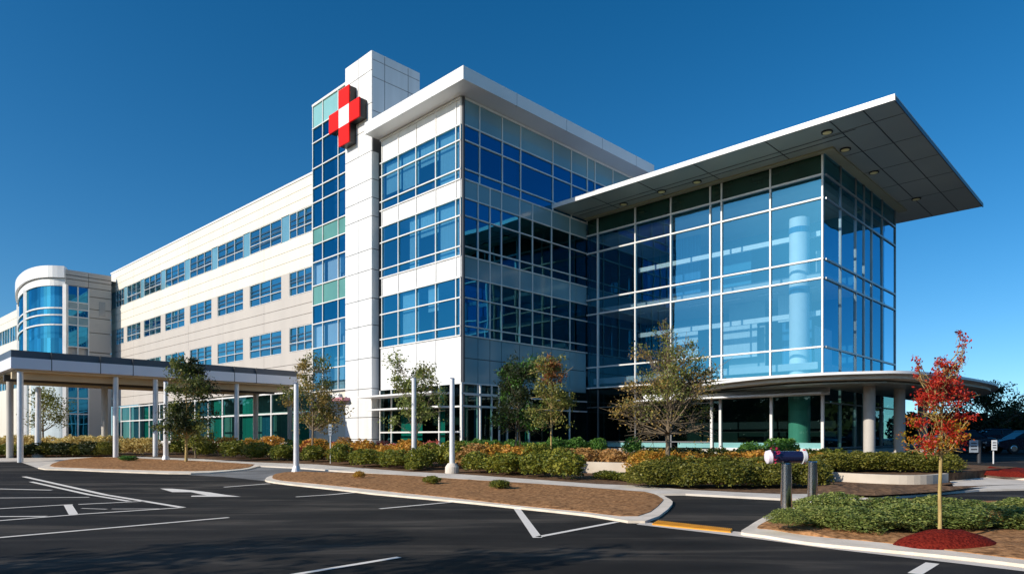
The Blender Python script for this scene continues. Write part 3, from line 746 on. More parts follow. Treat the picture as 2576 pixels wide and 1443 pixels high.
# ================================================================== glass entrance hall
hall = thing('entrance_hall', 'tall glass entrance hall under a huge cantilevered grey flat roof', 'building', (C2.x, C2.y, g(35)))
uh = [0.0] + [HF.at_px(p) for p in (1938, 1815.5, 1787, 1688, 1598.5, 1504)] + [15.6]
Zt, Z = zh(380), [zh(y) for y in (938, 871, 698, 650, 497, 438)]
fm = M()
for i in range(7):
    window(HF, uh[i], uh[i+1], [Z[0], Z[1], Z[2], Z[3]], hall, G_HALL)
    window(HF, uh[i], uh[i+1], [Z[3], Z[4], Z[5]], hall, G_HALL)
    mb = M(); mb.box(HF, uh[i]+.03, uh[i+1]-.03, -0.1, 0.0, Z[5]+0.02, Zt); mb.build('spandrel_panel', SPAND, hall)
vbars(fm, HF, [0.06]+uh[1:-1], Z[0], Zt, 0.085, -0.08, 0.09); hbars(fm, HF, 0.0, 15.6, Z, 0.085, -0.075, 0.11)
fm.build('mullion_grid', MULL, hall)
ur = [0.0] + [HR.at_px(p) for p in (2112.6, 2150.5, 2171.4, 2191, 2217)] + [12.5]
fm = M()
for i in range(6):
    window(HR, ur[i], ur[i+1], [Z[0], Z[1], Z[2], Z[3]], hall, G_HALL)
    window(HR, ur[i], ur[i+1], [Z[3], Z[4], Z[5], Zt], hall, G_HALL)
vbars(fm, HR, ur[1:], Z[0], Zt, 0.08, -0.06, 0.07); hbars(fm, HR, 0.13, 12.5, Z, 0.1, -0.055, 0.08)
fm.build('mullion_grid', MULLG, hall)
# inside the hall
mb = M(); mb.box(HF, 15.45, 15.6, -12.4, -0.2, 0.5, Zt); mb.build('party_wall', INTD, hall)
for z, mt in ((zh(910), SLAB), (zh(676), SLAB), (zh(436), SLAB)):
    mb = M(); mb.box(HF, 0.5, 15.5, -12.2, -0.9 if z > 6 else -0.5, z-0.28, z+0.1); mb.build('floor_slab', mt, hall)
mb = M(); mb.box(HF, 0.6, 15.4, -12.4, -7.0, zh(905), Zt); mb.build('core_wall', INTB, hall)
mb = M()
for zb in (zh(560), zh(770)): mb.box(HF, 0.8, 12.6, -1.9, -1.7, zb-0.14, zb+0.14)
mb.build('interior_beam', COLW, hall)
for zb in (zh(910)+4.6, zh(436)-0.3):
    for k in range(6):
        mb = M(); mb.box(HF, 1.2+k*2.3, 2.4+k*2.3, -2.6, -2.4, zb-0.1, zb-0.04); mb.build('ceiling_batten', COLW, hall)
for u, z0, z1, mt in ((2.2, zh(905), zh(690), CURTB), (5.0, zh(905), zh(690), INTW), (9.4, zh(668), zh(450), CURTB), (5.9, zh(668), zh(520), INTB)):
    blind(HF, u, u+R.uniform(1.6, 2.6), z0, z1, hall, mt, -4.2, 'partition')
ucol = HF.at_px(2010, -1.1); pc = HF.P(ucol, -1.1, 0)
def drum(c, r, z0, z1, name, mat, parent, seg=28, local=False):
    mb = M(); mb.path([(c[0], c[1], z0), (c[0], c[1], z1)], [r, r], seg); return auto_smooth(mb.build(name, mat, parent, local))
co = drum(pc, 0.52, zh(936), zh(520), 'column', COLW, hall)
drum(pc, 0.54, zh(720), zh(702), 'band', CURTB, co); drum(pc, 0.54, zh(560), zh(545), 'band', CURTB, co)
drum(pc, 0.56, 1.1, zh(936), 'column', COLG, hall)
for i, (uu, z0, w_, h_) in enumerate(((3.0, zh(768), 0.9, 1.8), (5.2, zh(860), 2.4, 2.2), (9.2, zh(860), 2.2, 2.4), (1.2, zh(640), 0.5, 1.2))):
    blind(HF, uu, uu+w_, z0, z0+h_, hall, BLIND, -3.5, 'partition')
blind(HR, 2.0, 4.6, zh(900), zh(800), hall, BLIND, -1.2, 'partition')
blind(HR, 8.0, 12.0, zh(900), zh(720), hall, BLIND, -1.0, 'partition')
# hall roof
oF, oS = 3.56, 4.25
zs0, zs1 = EYE+14.84, EYE+15.03
e1 = HF.P(-oS, oF, 0)
mb = M(); mb.box(HF, -oS, 15.67, -15.6, oF, zs0, zs1-0.02)
roof = mb.build('roof', SOFF, hall)
mb = M(); mb.box(HF, -oS-0.03, 15.7, oF, oF+0.05, zs0-0.03, zs1+0.052); mb.box(HF, -oS-0.03, 15.7, -15.65, oF-0.002, zs1, zs1+0.05); mb.build('edge_trim', WHITE2, roof)
mb = M(); mb.box(HF, -oS-0.05, -oS-0.002, -15.6, oF-0.003, zs0-0.05, zs1-0.02); mb.build('edge_trim', MULLD, roof)
mb = M()
for d in (1.25, 2.45): mb.box(HF, -d*oS/oF, 15.3, oF-3.56+d-0.03, oF-3.56+d+0.03, zs0-0.012, zs0-0.003) if d < 2 else None
for n_ in (1.75,): mb.box(HF, -2.1, 15.4, n_-0.025, n_+0.025, zs0-0.012, zs0-0.003)
for u in (12.6, 9.2, 5.6, 1.6): mb.box(HF, u-0.025, u+0.025, 0.05, oF, zs0-0.014, zs0-0.004)
for d in (1.5, 2.95): mb.box(HR, -oF, 15.5, d-0.022, d+0.022, zs0-0.013, zs0-0.0045)
for t in (-1.9, 1.2, 4.4, 7.6, 10.8): mb.box(HR, t-0.012, t+0.012, 0.6, oS, zs0-0.012, zs0-0.0035)
mb.build('soffit_seam', BLACK, roof)
mb = M(); mb.box(HF, -0.62, 15.5, 0.12, 0.5, zs0-0.09, zs0-0.002); mb.box(HR, -0.11, 12.9, 0.12, 0.6, zs0-0.09, zs0-0.002); mb.build('soffit_band', SOFFB, roof)
for fr_, u, n_ in ((HF, -1.0, 2.4), (HR, 0.3, 0.95), (HR, 4.6, 1.05), (HF, 6.7, 1.1), (HF, 9.0, 1.2), (HF, 11.9, 1.0), (HR, 11.0, 1.6)):
    p = fr_.P(u, n_, 0); l_ = drum(p, 0.27, zs0-0.05, zs0-0.001, 'downlight', BLACK, roof, 18); drum(p, 0.2, zs0-0.06, zs0-0.05, 'lens', LAMP, l_, 16)
# ground storey of the hall
zg0, zg1, zg2, zg3 = zh(1130), zh(1112), zh(1030), zh(945)
ugh = [0.0] + [HF.at_px(p) for p in (1940, 1812, 1790, 1688, 1598, 1504)] + [15.6]
for i in range(7): window(HF, ugh[i], ugh[i+1], [zg1, zg2, zg3], hall, G_GRND, n=-0.03)
for i in range(7):
    mb = M(); mb.box(HF, ugh[i]+0.12, ugh[i+1]-0.12-(0.3 if i > 2 else 0), -0.09, -0.035, zg0+0.03, zg1-0.03); mb.build('low_panel', SPANT, hall)
fm = M(); vbars(fm, HF, [0.06]+ugh[1:4], zg0, zg3, 0.14, -0.06, 0.08); hbars(fm, HF, 0.0, ugh[3], [zg0], 0.1, -0.05, 0.1); fm.build('mullion_grid', MULL, hall)
fm = M(); vbars(fm, HF, ugh[4:-1], zg0, zg3, 0.07, -0.06, 0.05); hbars(fm, HF, ugh[3], 15.6, [zg1, zg2+0.6], 0.06, -0.05, 0.05)
vbars(fm, HR, ur[1:], zg0, zg3, 0.09, -0.06, 0.06); hbars(fm, HR, 0.13, 12.5, [zg1-0.3, zg2+0.4], 0.08, -0.05, 0.05); fm.build('mullion_grid', MULLG, hall)
for i in range(6): window(HR, ur[i], ur[i+1], [zg0, zg2, zg3], hall, G_GRND, n=-0.03)
mb = M(); mb.box(HF, 0, 15.6, -0.4, 0.12, 0.0, zg0-0.05); mb.box(HR, 0.0, 12.5, -0.4, 0.05, 0.0, zg0-0.05); mb.build('plinth', COLC, hall)
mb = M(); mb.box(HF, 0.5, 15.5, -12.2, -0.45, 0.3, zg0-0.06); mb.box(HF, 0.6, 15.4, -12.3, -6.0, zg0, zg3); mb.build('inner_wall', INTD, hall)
mb = M(); mb.box(HF, -0.35, uh[3]+4.5, 0.15, 1.35, zh(993), zh(993)+0.09); mb.box(HF, -0.35, uh[3]+4.5, 0.15, 0.24, zh(993)+0.1, zh(970)); mb.build('light_shelf', WHITE2, hall)

# curved drop off canopy round the hall's corner
can = thing('curved_canopy', 'low curved white canopy on columns wrapping the corner of the glass hall', 'canopy', (18, 33, 0.4))
cf = [at(px, D).to_2d() for px, D in ((1700, 41.2), (1745, 38.6), (1790, 36.5), (1880, 33.8), (1950, 32.4), (2070, 31.0), (2180, 30.3), (2270, 30.1), (2350, 31.1), (2430, 33.4), (2480, 35.6), (2510, 38.0), (2500, 42.0), (2440, 47), (2350, 50))]
back = [HR.P(12.5, 0.1, 0).to_2d(), HR.P(0, 0.1, 0).to_2d()+HF.n*0.1, HF.P(uh[4], 0.1, 0).to_2d()]
def inset(pts, d, c=Vector((17.5, 38))): return [p + (c-p).normalized()*d for p in pts]
zcn = EYE+2.66
mb = M(); mb.prism(smooth_loop([tuple(p) for p in cf], 3, False)+[tuple(p) for p in back], zcn+0.22, zcn+0.34); auto_smooth(mb.build('roof', WHITE2, can))
mb = M(); mb.prism(smooth_loop([tuple(p) for p in inset(cf, 0.5)], 3, False)+[tuple(p) for p in back], zcn+0.04, zcn+0.215); auto_smooth(mb.build('fascia', CREAM, can))
mb = M(); mb.prism([tuple(p) for p in inset(cf, 1.3)]+[tuple(p) for p in back], zcn-0.1, zcn-0.03); mb.build('soffit', SOFF, can)
for px, D in ((2186, 33.6), (2262, 35.5), (2320, 42.0)):
    p = at(px, D); c_ = drum(p, 0.27, p.z+0.45, zcn-0.1, 'column', COLC, can); drum(p, 0.4, p.z-0.1, p.z+0.45, 'plinth', COLC, c_)

# ================================================================== covered walkway on the left
Kw = Vector((-25.2, 33.8))
FWk, FWs = Fr(Kw, B, -A), Fr(Kw, A, -B)
wk = thing('covered_walkway', 'long flat roofed covered walkway on slim columns at the left', 'walkway', (Kw.x, Kw.y, 0.5))
LK2, wd = 15.6, 8.0
mb = M(); mb.box(FWk, 0, LK2, -wd, 0, EYE+3.5, EYE+4.06); ro = mb.build('fascia', FASC, wk)
mb = M()
for px in (130, 253, 335, 590, 645):
    u = FWk.at_px(px); mb.box(FWk, u-0.02, u+0.02, -0.1, 0.004, EYE+3.49, EYE+4.44)
mb.build('seam', JOINT, ro)
mb = M(); mb.box(FWk, 0.02, LK2, -wd+0.1, -0.12, EYE+4.06, EYE+4.44); mb.build('roof', FASCD, wk)
mb = M(); mb.box(FWk, 0.3, LK2-.1, -wd+0.3, -0.3, EYE+3.4, EYE+3.495); mb.build('soffit', TAN, wk)
for n_ in (-1.2, -3.4, -5.8):
    mb = M(); mb.box(FWk, 0.2, LK2-.1, n_-0.14, n_+0.14, EYE+3.05, EYE+3.395); mb.build('beam', TAN if n_ != -3.4 else BEAMD, wk)
def wcol(px, n_, r=0.14, top=EYE+3.395):
    u = FWk.at_px(px, n_); p = FWk.P(u, n_, 0)
    drum(p, r, g(p.y)-0.1, top, 'column', POLE if r < 0.16 else COLC, wk, 16)
for px in (51, 291, 391, 595): wcol(px, -0.55, 0.14)
for px in (25, 263, 643, 729): wcol(px, -4.6, 0.17)

# ================================================================== street furniture
def pole(px, D, top, r0, r1, label, base=False, lean=0.0):
    p = at(px, D)
    t = thing('metal_pole', label, 'pole', p, 0, 'tall grey metal poles')
    mb = M(); n = 6
    pts = [(lean*(i/n)**2, 0, (0.45 if base else 0.0)+(top-p.z-(0.45 if base else 0))*i/n) for i in range(n+1)]
    mb.path(pts, [r0+(r1-r0)*i/n for i in range(n+1)], 14)
    auto_smooth(mb.build('shaft', POLE, t, True))
    mb = M(); mb.path([(lean, 0, top-p.z), (lean, 0, top-p.z+0.03)], [r1*1.15, r1*0.9], 14); mb.build('cap', STEEL, t, True)
    mb = M()
    if base: mb.path([(0, 0, -0.1), (0, 0, 0.3), (0, 0, 0.45)], [0.3, 0.28, 0.17], 20); mb.build('footing', CONC, t, True)
    else: mb.path([(0, 0, 0), (0, 0, 0.06), (0, 0, 0.28)], [r0*1.8, r0*1.6, r0*1.1], 14); mb.build('collar', POLE, t, True)
pole(745, 28.2, ze(965, 28.2), 0.12, 0.095, 'grey metal pole standing at the left tip of the long mulch island')
pole(417, 35.6, ze(960, 35.6), 0.13, 0.11, 'grey metal pole on the small mulch island beside a walkway column')
pole(1041, 29.5, ze(950, 29.5), 0.115, 0.1, 'grey metal pole rising through the small tree before the white block')
pole(1137, 27.3, ze(952, 27.3), 0.115, 0.1, 'grey metal pole on a round concrete footing near the block corner', base=True)
pole(96, 38.5, ze(975, 38.5), 0.17, 0.13, 'grey metal pole on a concrete footing in the far left hedge', base=True)

def bollard(px, py, top, label, dz=0.15):
    p = ground(px, py, dz)
    t = thing('bollard', label, 'bollard', p)
    h = ze(top, p.y)-p.z
    mb = M(); mb.path([(0, 0, -0.05), (0, 0, h)], [0.122, 0.105], 24); auto_smooth(mb.build('post', STEEL, t, True))
    mb = M(); mb.path([(0, 0, h), (0, 0, h+0.02)], [0.11, 0.095], 24); auto_smooth(mb.build('cap', STEEL, t, True))
    mb = M(); mb.path([(0, 0, -0.02), (0, 0, 0.02)], [0.17, 0.16], 24); auto_smooth(mb.build('base_ring', MULLG, t, True))
    return p, h
p, h = bollard(1977, 1285, 1166, 'steel bollard carrying the dark blue drum at the right island')
bollard(2043, 1262, 1161, 'bare steel bollard half hidden by the right island shrubs')
bp_ = Vector((p.x, p.y, p.z+h+0.02))
dr = thing('mail_drum', 'dark blue drum with white and red ends lying across a steel bollard', 'drum', bp_)
mb = M(); mb.path([(-0.3, 0, 0.13), (0.32, 0, 0.13)], [0.125, 0.125], 24); auto_smooth(mb.build('barrel', NAVY, dr, True))
mb = M(); mb.path([(0.32, 0, 0.13), (0.4, 0, 0.13), (0.43, 0, 0.13)], [0.15, 0.14, 0.09], 20); auto_smooth(mb.build('end_cap', SIGNW, dr, True))
mb = M()
for i in range(8):
    a = rad(-60+20*i); b_ = rad(-60+20*(i+1))
    mb.path([(0.36, 0.13*math.cos(a)-0.03, 0.13+0.13*math.sin(a)), (0.37, 0.13*math.cos(b_)-0.03, 0.13+0.13*math.sin(b_))], [0.03, 0.03], 8)
mb.path([(0.38, -0.02, 0.24), (0.445, -0.05, 0.13), (0.36, -0.06, 0.0)], [0.02, 0.035, 0.025], 8); mb.build('red_stripe', RED, dr, True)
mb = M(); mb.path([(-0.44, 0, 0.12), (-0.41, 0, 0.12), (-0.33, 0, 0.13), (-0.3, 0, 0.13)], [0.07, 0.135, 0.15, 0.11], 20); auto_smooth(mb.build('end_cap', PETW, dr, True))
mb = M()
for i in range(70):
    c = Vector((R.gauss(-0.27, 0.05), R.gauss(-0.05, 0.07), R.gauss(0.16, 0.08))); d = Vector((R.gauss(0, 1), R.gauss(0, 1), R.gauss(0, 1))).normalized()*0.03; e = d.orthogonal().normalized()*0.025
    mb.quad(c-d, c-e, c+d, c+e)
mb.build('flower_tuft', PETR, dr, True)

def signpost(px, D, ztop, w, h, pr, label, mats, dxs=0.0):
    p = at(px, D); t = thing('sign_post', label, 'sign', p)
    mb = M(); mb.path([(0, 0, 0), (0, 0, ztop-p.z)], [pr, pr], 12); auto_smooth(mb.build('post', mats[0], t, True))
    mb = M(); mb.cube((dxs, -pr-0.03, ztop-p.z-h/2), w, 0.03, h); pl = mb.build('plate', mats[1], t, True)
    mb = M()
    for k in range(3): mb.cube((dxs, -pr-0.047, ztop-p.z-h*(0.25+0.25*k)), w*0.7, 0.004, h*0.1)
    mb.build('lettering_row', MULLD, pl, True)
signpost(2462, 34, ze(1106, 34), 0.44, 0.62, 0.09, 'square grey sign beside a thick dark post at the lane on the right', (MULLD, SIGNB), -0.35)
signpost(2498, 33.5, ze(1106, 33.5), 0.26, 0.5, 0.035, 'narrow white sign on a slim pale post in the red mulch patch', (POLE, SIGNW))
signpost(831, 33, ze(1066, 33), 0.14, 0.55, 0.03, 'slim narrow sign on a post among the shrubs by the white pier', (POLE, SIGNB))
p = at(1900, 34)
for px, D, top, lab in ((2322, 33, 1131, 'short white square post beside the canopy columns'), (2352, 31, 1120, 'slim white post behind the red leaved tree')):
    p = at(px, D); t = thing('short_post', lab, 'post', p); hh = ze(top, D)-p.z
    w_ = 0.2 if px < 2340 else 0.1
    mb = M(); mb.cube((0, 0, hh/2), w_, w_, hh); mb.build('shaft', COLW, t, True)
    mb = M(); mb.cube((0, 0, hh+0.015), w_+0.04, w_+0.04, 0.03); mb.build('cap', MULLG, t, True)
# small shop sign above the doorway by the pier
ws = FL.P(FL.at_px(843, 1.0), 1.0, ze(1002, 47)); t = thing('hanging_sign', 'small white and red sign over the dark doorway left of the pier', 'sign', ws)
mb = M(); mb.box(FL, FL.at_px(852, 1.0), FL.at_px(836, 1.0), 0.9, 1.0, ze(1002, 47), ze(992, 47)); mb.build('board', SIGNW, t)
mb = M(); mb.box(FL, FL.at_px(862, 1.0), FL.at_px(824, 1.0), 0.3, 1.05, ze(1010, 47), ze(1003, 47)); mb.build('ledge', pmat('sign_pink', (0.6, 0.25, 0.3)), t)

# retaining walls
def lowwall(pts, h, label, th=0.3):
    t = [ground(*p) for p in smooth_loop(pts, 4, False)]
    mb = M(); off = Vector((0.05, th, 0))
    for i in range(len(t)-1):
        a, b_ = t[i], t[i+1]
        mb.hexa([a-Vector((0, 0, .2)), b_-Vector((0, 0, .2)), b_+off-Vector((0, 0, .2)), a+off-Vector((0, 0, .2)),
                 a+Vector((0, 0, h)), b_+Vector((0, 0, h)), b_+off+Vector((0, 0, h)), a+off+Vector((0, 0, h))])
    o = mb.build('retaining_wall', WALLC); tag(o, label, 'wall'); return o
lowwall([(1432, 1190), (1520, 1193), (1606, 1196)], 0.5, 'short straight cream retaining wall among the shrubs mid picture')
lowwall([(2062, 1210), (2150, 1216), (2260, 1221), (2330, 1221), (2385, 1216)], 0.36, 'long curving cream retaining wall below the clipped hedge at right')
slab('planting_ground', gp([(2062, 1205), (2150, 1211), (2260, 1216), (2330, 1216), (2385, 1210)], 0.0)+[(20.5, 27.2), (17.0, 31.2), (11.5, 27.5)], 0.3, SOIL, 0.3)
slab('soil_patch', gp([(2055, 1222), (2200, 1226), (2340, 1225), (2480, 1222), (2360, 1238), (2200, 1248), (2060, 1244)], 0.1), 0.13, SOIL, dome=0.06, rough=0.12)
slab('kerb', gp([(2440, 1197), (2470, 1190), (2560, 1188), (2640, 1192), (2640, 1212), (2520, 1204)]), 0.1, KERB, 0.15)
slab('mulch', gp([(2450, 1192), (2475, 1185), (2560, 1184), (2635, 1188), (2600, 1202), (2520, 1199)], 0.1), 0.115, MULCHR, dome=0.15, rough=0.15)
slab('sidewalk', gp([(2380, 1200), (2450, 1178), (2640, 1178), (2640, 1216), (2480, 1221), (2400, 1226)]), 0.02, CONC)

# red mulch mound
p = ground(2383, 1366, 0.08)
mb = M(); rings, segs = 7, 36
for i in range(rings+1):
    for k in range(segs):
        a = 2*math.pi*k/segs; r = i/rings; rr = r*(1+0.08*noise.noise(Vector((math.cos(a)*2, math.sin(a)*2, 1))))
        z = 0.24*(1-r*r)+0.03*noise.noise(Vector((rr*math.cos(a)*6, rr*math.sin(a)*6, 9)))*(1-r*0.5)-0.02
        z -= 0.05*(r > 0.99)
        mb.v.append((p.x+0.82*rr*math.cos(a), p.y+0.0+0.47*rr*math.sin(a), p.z+z))
for i in range(rings):
    for k in range(segs):
        a = i*segs+k; b_ = i*segs+(k+1) % segs; mb.f.append((a, a+segs, b_+segs, b_)); mb.m.append(0)
tag(mb.build('mulch_mound', MULCHR, smooth=True), kind='structure')
MOUND = p

# ------------------------------------------------------------------ plants
def leafcloud(mb, pts, size, mi=0, flat=0.0, rnd=R):
    for p in pts:
        d = Vector((rnd.gauss(0, 1), rnd.gauss(0, 1), rnd.gauss(0, 1-flat))).normalized()
        e = d.cross(Vector((rnd.gauss(0, 1), rnd.gauss(0, 1), rnd.gauss(0, 1)))).normalized()
        s = size*rnd.uniform(0.65, 1.35)
        mb.quad(p-d*s*0.55, p-e*s*0.3, p+d*s*0.55, p+e*s*0.3, mi)

def shrub_mesh(name, mat, n, leaf, seed, squash=0.9, core=0.62):
    """unit shrub (1 m wide, 1 m high) of many small leaves over a leafy core"""
    r_ = random.Random(seed); mb = M()
    off = Vector((seed*1.7, seed*0.9, seed*2.3))
    def rr(d): return 1+0.34*noise.noise(d*1.6+off)+0.2*noise.noise(d*4.2+off)
    pts = []
    while len(pts) < n:
        d = Vector((r_.gauss(0, 1), r_.gauss(0, 1), r_.gauss(0.25, 1))).normalized()
        if d.z < -0.75: continue
        q = d*rr(d)*(0.74+0.3*r_.random()**0.7)*0.5
        pts.append(Vector((q.x, q.y, max(q.z*squash+0.46, 0.01))))
    leafcloud(mb, pts, leaf, rnd=r_)
    bm = bmesh.new(); bmesh.ops.create_icosphere(bm, subdivisions=3, radius=0.5)
    k = len(mb.v)
    for v in bm.verts:
        d = v.co.normalized(); q = d*rr(d)*core*0.5; mb.v.append((q.x, q.y, max(q.z*squash+0.44, -0.02)))
    for f in bm.faces: mb.f.append(tuple(k+v.index for v in f.verts)); mb.m.append(0)
    bm.free()
    o = mb.build(name, mat)
    me = o.data; bpy.data.objects.remove(o)
    return me

SHR = {}
def shrub_set(key, mat, n, leaf, cnt=3, squash=0.9):
    SHR[key] = [shrub_mesh('shrub', mat, n, leaf, 10*len(SHR)+i+1, squash) for i in range(cnt)]
shrub_set('yg', L_YG, 1500, 0.085); shrub_set('or', L_OR, 1300, 0.085); shrub_set('tan', L_TAN, 1200, 0.08)
shrub_set('red', L_RED, 900, 0.09, 2); shrub_set('dry', L_DRY, 1000, 0.08, 2); shrub_set('oli', L_OLI, 2200, 0.07)
shrub_set('grn', L_GRN, 1300, 0.09); shrub_set('gry', L_GRY, 4200, 0.055, 4); shrub_set('dark', L_DRK, 1500, 0.09, 2)
SHRUBLAB = {}
def shrub(key, p, w, h, label, group):
    o = bpy.data.objects.new('shrub', R.choice(SHR[key])); COL.objects.link(o)
    o.location = p; o.rotation_euler = (0, 0, R.uniform(0, 6.28)); o.scale = (w*R.uniform(.93, 1.07), w*R.uniform(.93, 1.07), h)
    tag(o, label, 'shrub', group)
def line(a, b_, t): return a+(b_-a)*t
def interp(tab, x):
    for (x0, y0), (x1, y1) in zip(tab, tab[1:]):
        if x <= x1: return y0+(y1-y0)*(x-x0)/(x1-x0)
    return tab[-1][1]
front = [(430, 1143), (629, 1156), (795, 1163), (880, 1172), (1023, 1181), (1168, 1188), (1334, 1199), (1500, 1212)]
x = 448
while x < 1470:
    if not (1115 < x < 1150):
        p = ground(x, interp(front, x)-2, 0.05); D = p.y
        shrub('yg', p, R.uniform(1.25, 1.6), R.uniform(0.85, 1.1), 'yellow-green clipped shrub in the front row along the concrete walk', 'front hedge along the walk')
    x += R.uniform(60, 76)
x = 460
while x < 1420:
    p0 = ground(x, interp(front, x)-2, 0.05); p = at(x, p0.y+R.uniform(1.9, 2.6), 0.05)
    shrub(R.choice(['or', 'or', 'yg']) if x < 1180 else R.choice(['yg', 'dry', 'or']), p, R.uniform(1.3, 1.7), R.uniform(1.05, 1.3), 'orange tinged taller shrub behind the front hedge along the walk', 'second hedge row')
    x += R.uniform(48, 60)
for i in range(12):
    x = 745+i*31; p = at(x, 36.5+R.uniform(-.6, .6), 0.05)
    if x > 980: p = at(x, 33.8+R.uniform(-.4, .4), 0.05)
    shrub(R.choice(['red', 'red', 'dry', 'grn']), p, R.uniform(0.9, 1.2), R.uniform(0.95, 1.25), 'dull red bush below the white pier and its neighbouring windows', 'red bushes by the block')
for i in range(13):
    x = 1180+i*27; p = at(x, 35.5+i*0.35+R.uniform(-.5, .5), 0.1)
    shrub('grn', p, R.uniform(1.0, 1.4), R.uniform(0.8, 1.15), 'bright green bush at the foot of the shaded right-hand glass face', 'green bushes by the glass')
for i in range(16):
    x = 1195+i*27; p = at(x, 31.5-i*0.12+R.uniform(-1, 1.4), 0.05)
    shrub('dry', p, R.uniform(1.3, 1.7), R.uniform(0.7, 0.95), 'rusty brown dry shrub in the middle of the planting', 'dry brown shrubs')
# hedge right of the middle
for r_, (D, n, x0, x1, key, h, lab) in enumerate(((21.6, 9, 1625, 2040, 'oli', 0.86, 'olive green hedge shrub in the row along the side lane'),
                                                  (23.4, 8, 1640, 2040, 'oli', 0.95, 'olive green hedge shrub in the row behind the lane hedge'),
                                                  (26.2, 9, 1625, 2060, 'or', 1.0, 'golden brown shrub behind the olive hedge by the hall'),
                                                  (28.4, 9, 1640, 2100, 'yg', 1.0, 'yellowish shrub close below the glass hall front'))):
    for i in range(n):
        p = at(x0+(x1-x0)*i/(n-1)+R.uniform(-8, 8), D+R.uniform(-.25, .25), 0.05)
        shrub(key, p, R.uniform(1.1, 1.35) if r_ < 2 else R.uniform(1.3, 1.6), h*R.uniform(.9, 1.1), lab, 'hedge rows before the hall')
for i in range(4):
    shrub('dark', at(1630+i*38, 27.2, 0.1), 1.3, 1.0, 'dark green shrub by the bare twiggy tree', 'dark shrubs by the twiggy tree')
for r_ in range(2):
    for i in range(8):
        px = 2075+i*42; p = at(px+R.uniform(-6, 6), 24.9+r_*1.4-max(0, i-4)*0.1, 0.28)
        shrub('oli', p, R.uniform(1.15, 1.35), 0.72*R.uniform(.95, 1.08), 'olive shrub of the clipped hedge on the long retaining wall', 'hedge on the retaining wall')
for px, D, w, h in ((1885, 31.5, 1.1, 0.9), (1965, 30.8, 1.5, 1.15), (1590, 33, 1.0, 1.1)):
    shrub('grn', at(px, D, 0.3), w, h, 'fresh green bush against the low teal panels of the hall', 'green bushes at the hall')
for px, py, w, h, lab in ((1040, 1183, 0.75, 0.4, 'small round yellow-green shrub at the edge of the walk by a pole'), (1525, 1205, 1.0, 0.35, 'low bright green clump before the short retaining wall'),
                     (1575, 1208, 1.1, 0.32, 'second low clump before the short retaining wall, nearer the olive hedge')):
    shrub('yg', ground(px, py, 0.05), w, h, lab, None)
# left hedges
for i in range(9):
    px = -20+i*36; shrub('yg' if i < 3 else 'dark' if i % 2 else 'oli', at(px, 38.6+R.uniform(-.2, .2), 0.05), 1.5, R.uniform(0.75, 0.95), 'dark green shrub in the low hedge before the walkway columns', 'low left hedge')
for i in range(11):
    px = -20+i*30; shrub('tan', at(px, 40.6+R.uniform(-.3, .3), 0.05), 1.6, R.uniform(1.1, 1.3), 'straw coloured shrub behind the low left hedge', 'straw shrubs at the walkway')
for i in range(4): shrub('tan', at(312+i*22, 40.5, 0.05), 1.2, 1.1, 'straw coloured bush between two walkway columns', 'straw bushes between columns')
# right island shrubs, close to the camera
shrub('gry', ground(1977, 1322, 0.16), 0.62, 0.34, 'lone small shrub at the kerb beside the steel bollard', None)
RL = 'grey-green leafy shrub in the dense row on the right island'
for px, D, w, h in ((2062, 12.6, 0.95, 0.62), (2165, 12.1, 1.0, 0.6), (2275, 12.2, 1.0, 0.62), (2395, 12.4, 1.0, 0.58), (2500, 12.6, 1.0, 0.55), (2590, 12.5, 1.0, 0.52),
                    (2115, 13.5, 1.1, 0.72), (2230, 13.5, 1.0, 0.62), (2340, 13.6, 1.0, 0.6), (2450, 13.7, 1.0, 0.6), (2560, 13.8, 1.0, 0.58), (2050, 13.6, 0.8, 0.6)):
    shrub('gry', at(px, D-0.45, 0.06), w*R.uniform(.85, 1.15), h*R.uniform(0.7, 0.9), RL, 'right island shrubs')
for px, D in ((2460, 11.9), (2500, 12.0)): shrub('dry', at(px, D, 0.14), 0.5, 0.28, 'low dry brown plant beside the red mulch mound', 'dry plants at the mound')
# small plants on the long island
for px, py, key, w, lab in ((1087, 1214, 'yg', 0.6, 'small yellow-green tuft in the middle of the long mulch island'), (1258, 1226, 'yg', 0.7, 'larger yellow-green tuft toward the right of the long mulch island'),
                       (903, 1200, 'or', 0.45, 'tiny orange tuft toward the left of the long mulch island'), (322, 1157, 'grn', 0.9, 'green tuft on the far edge of the small left island')):
    shrub(key, ground(px, py, 0.1)-Vector((0, 0, 0.03)), w, 0.3, lab, None)

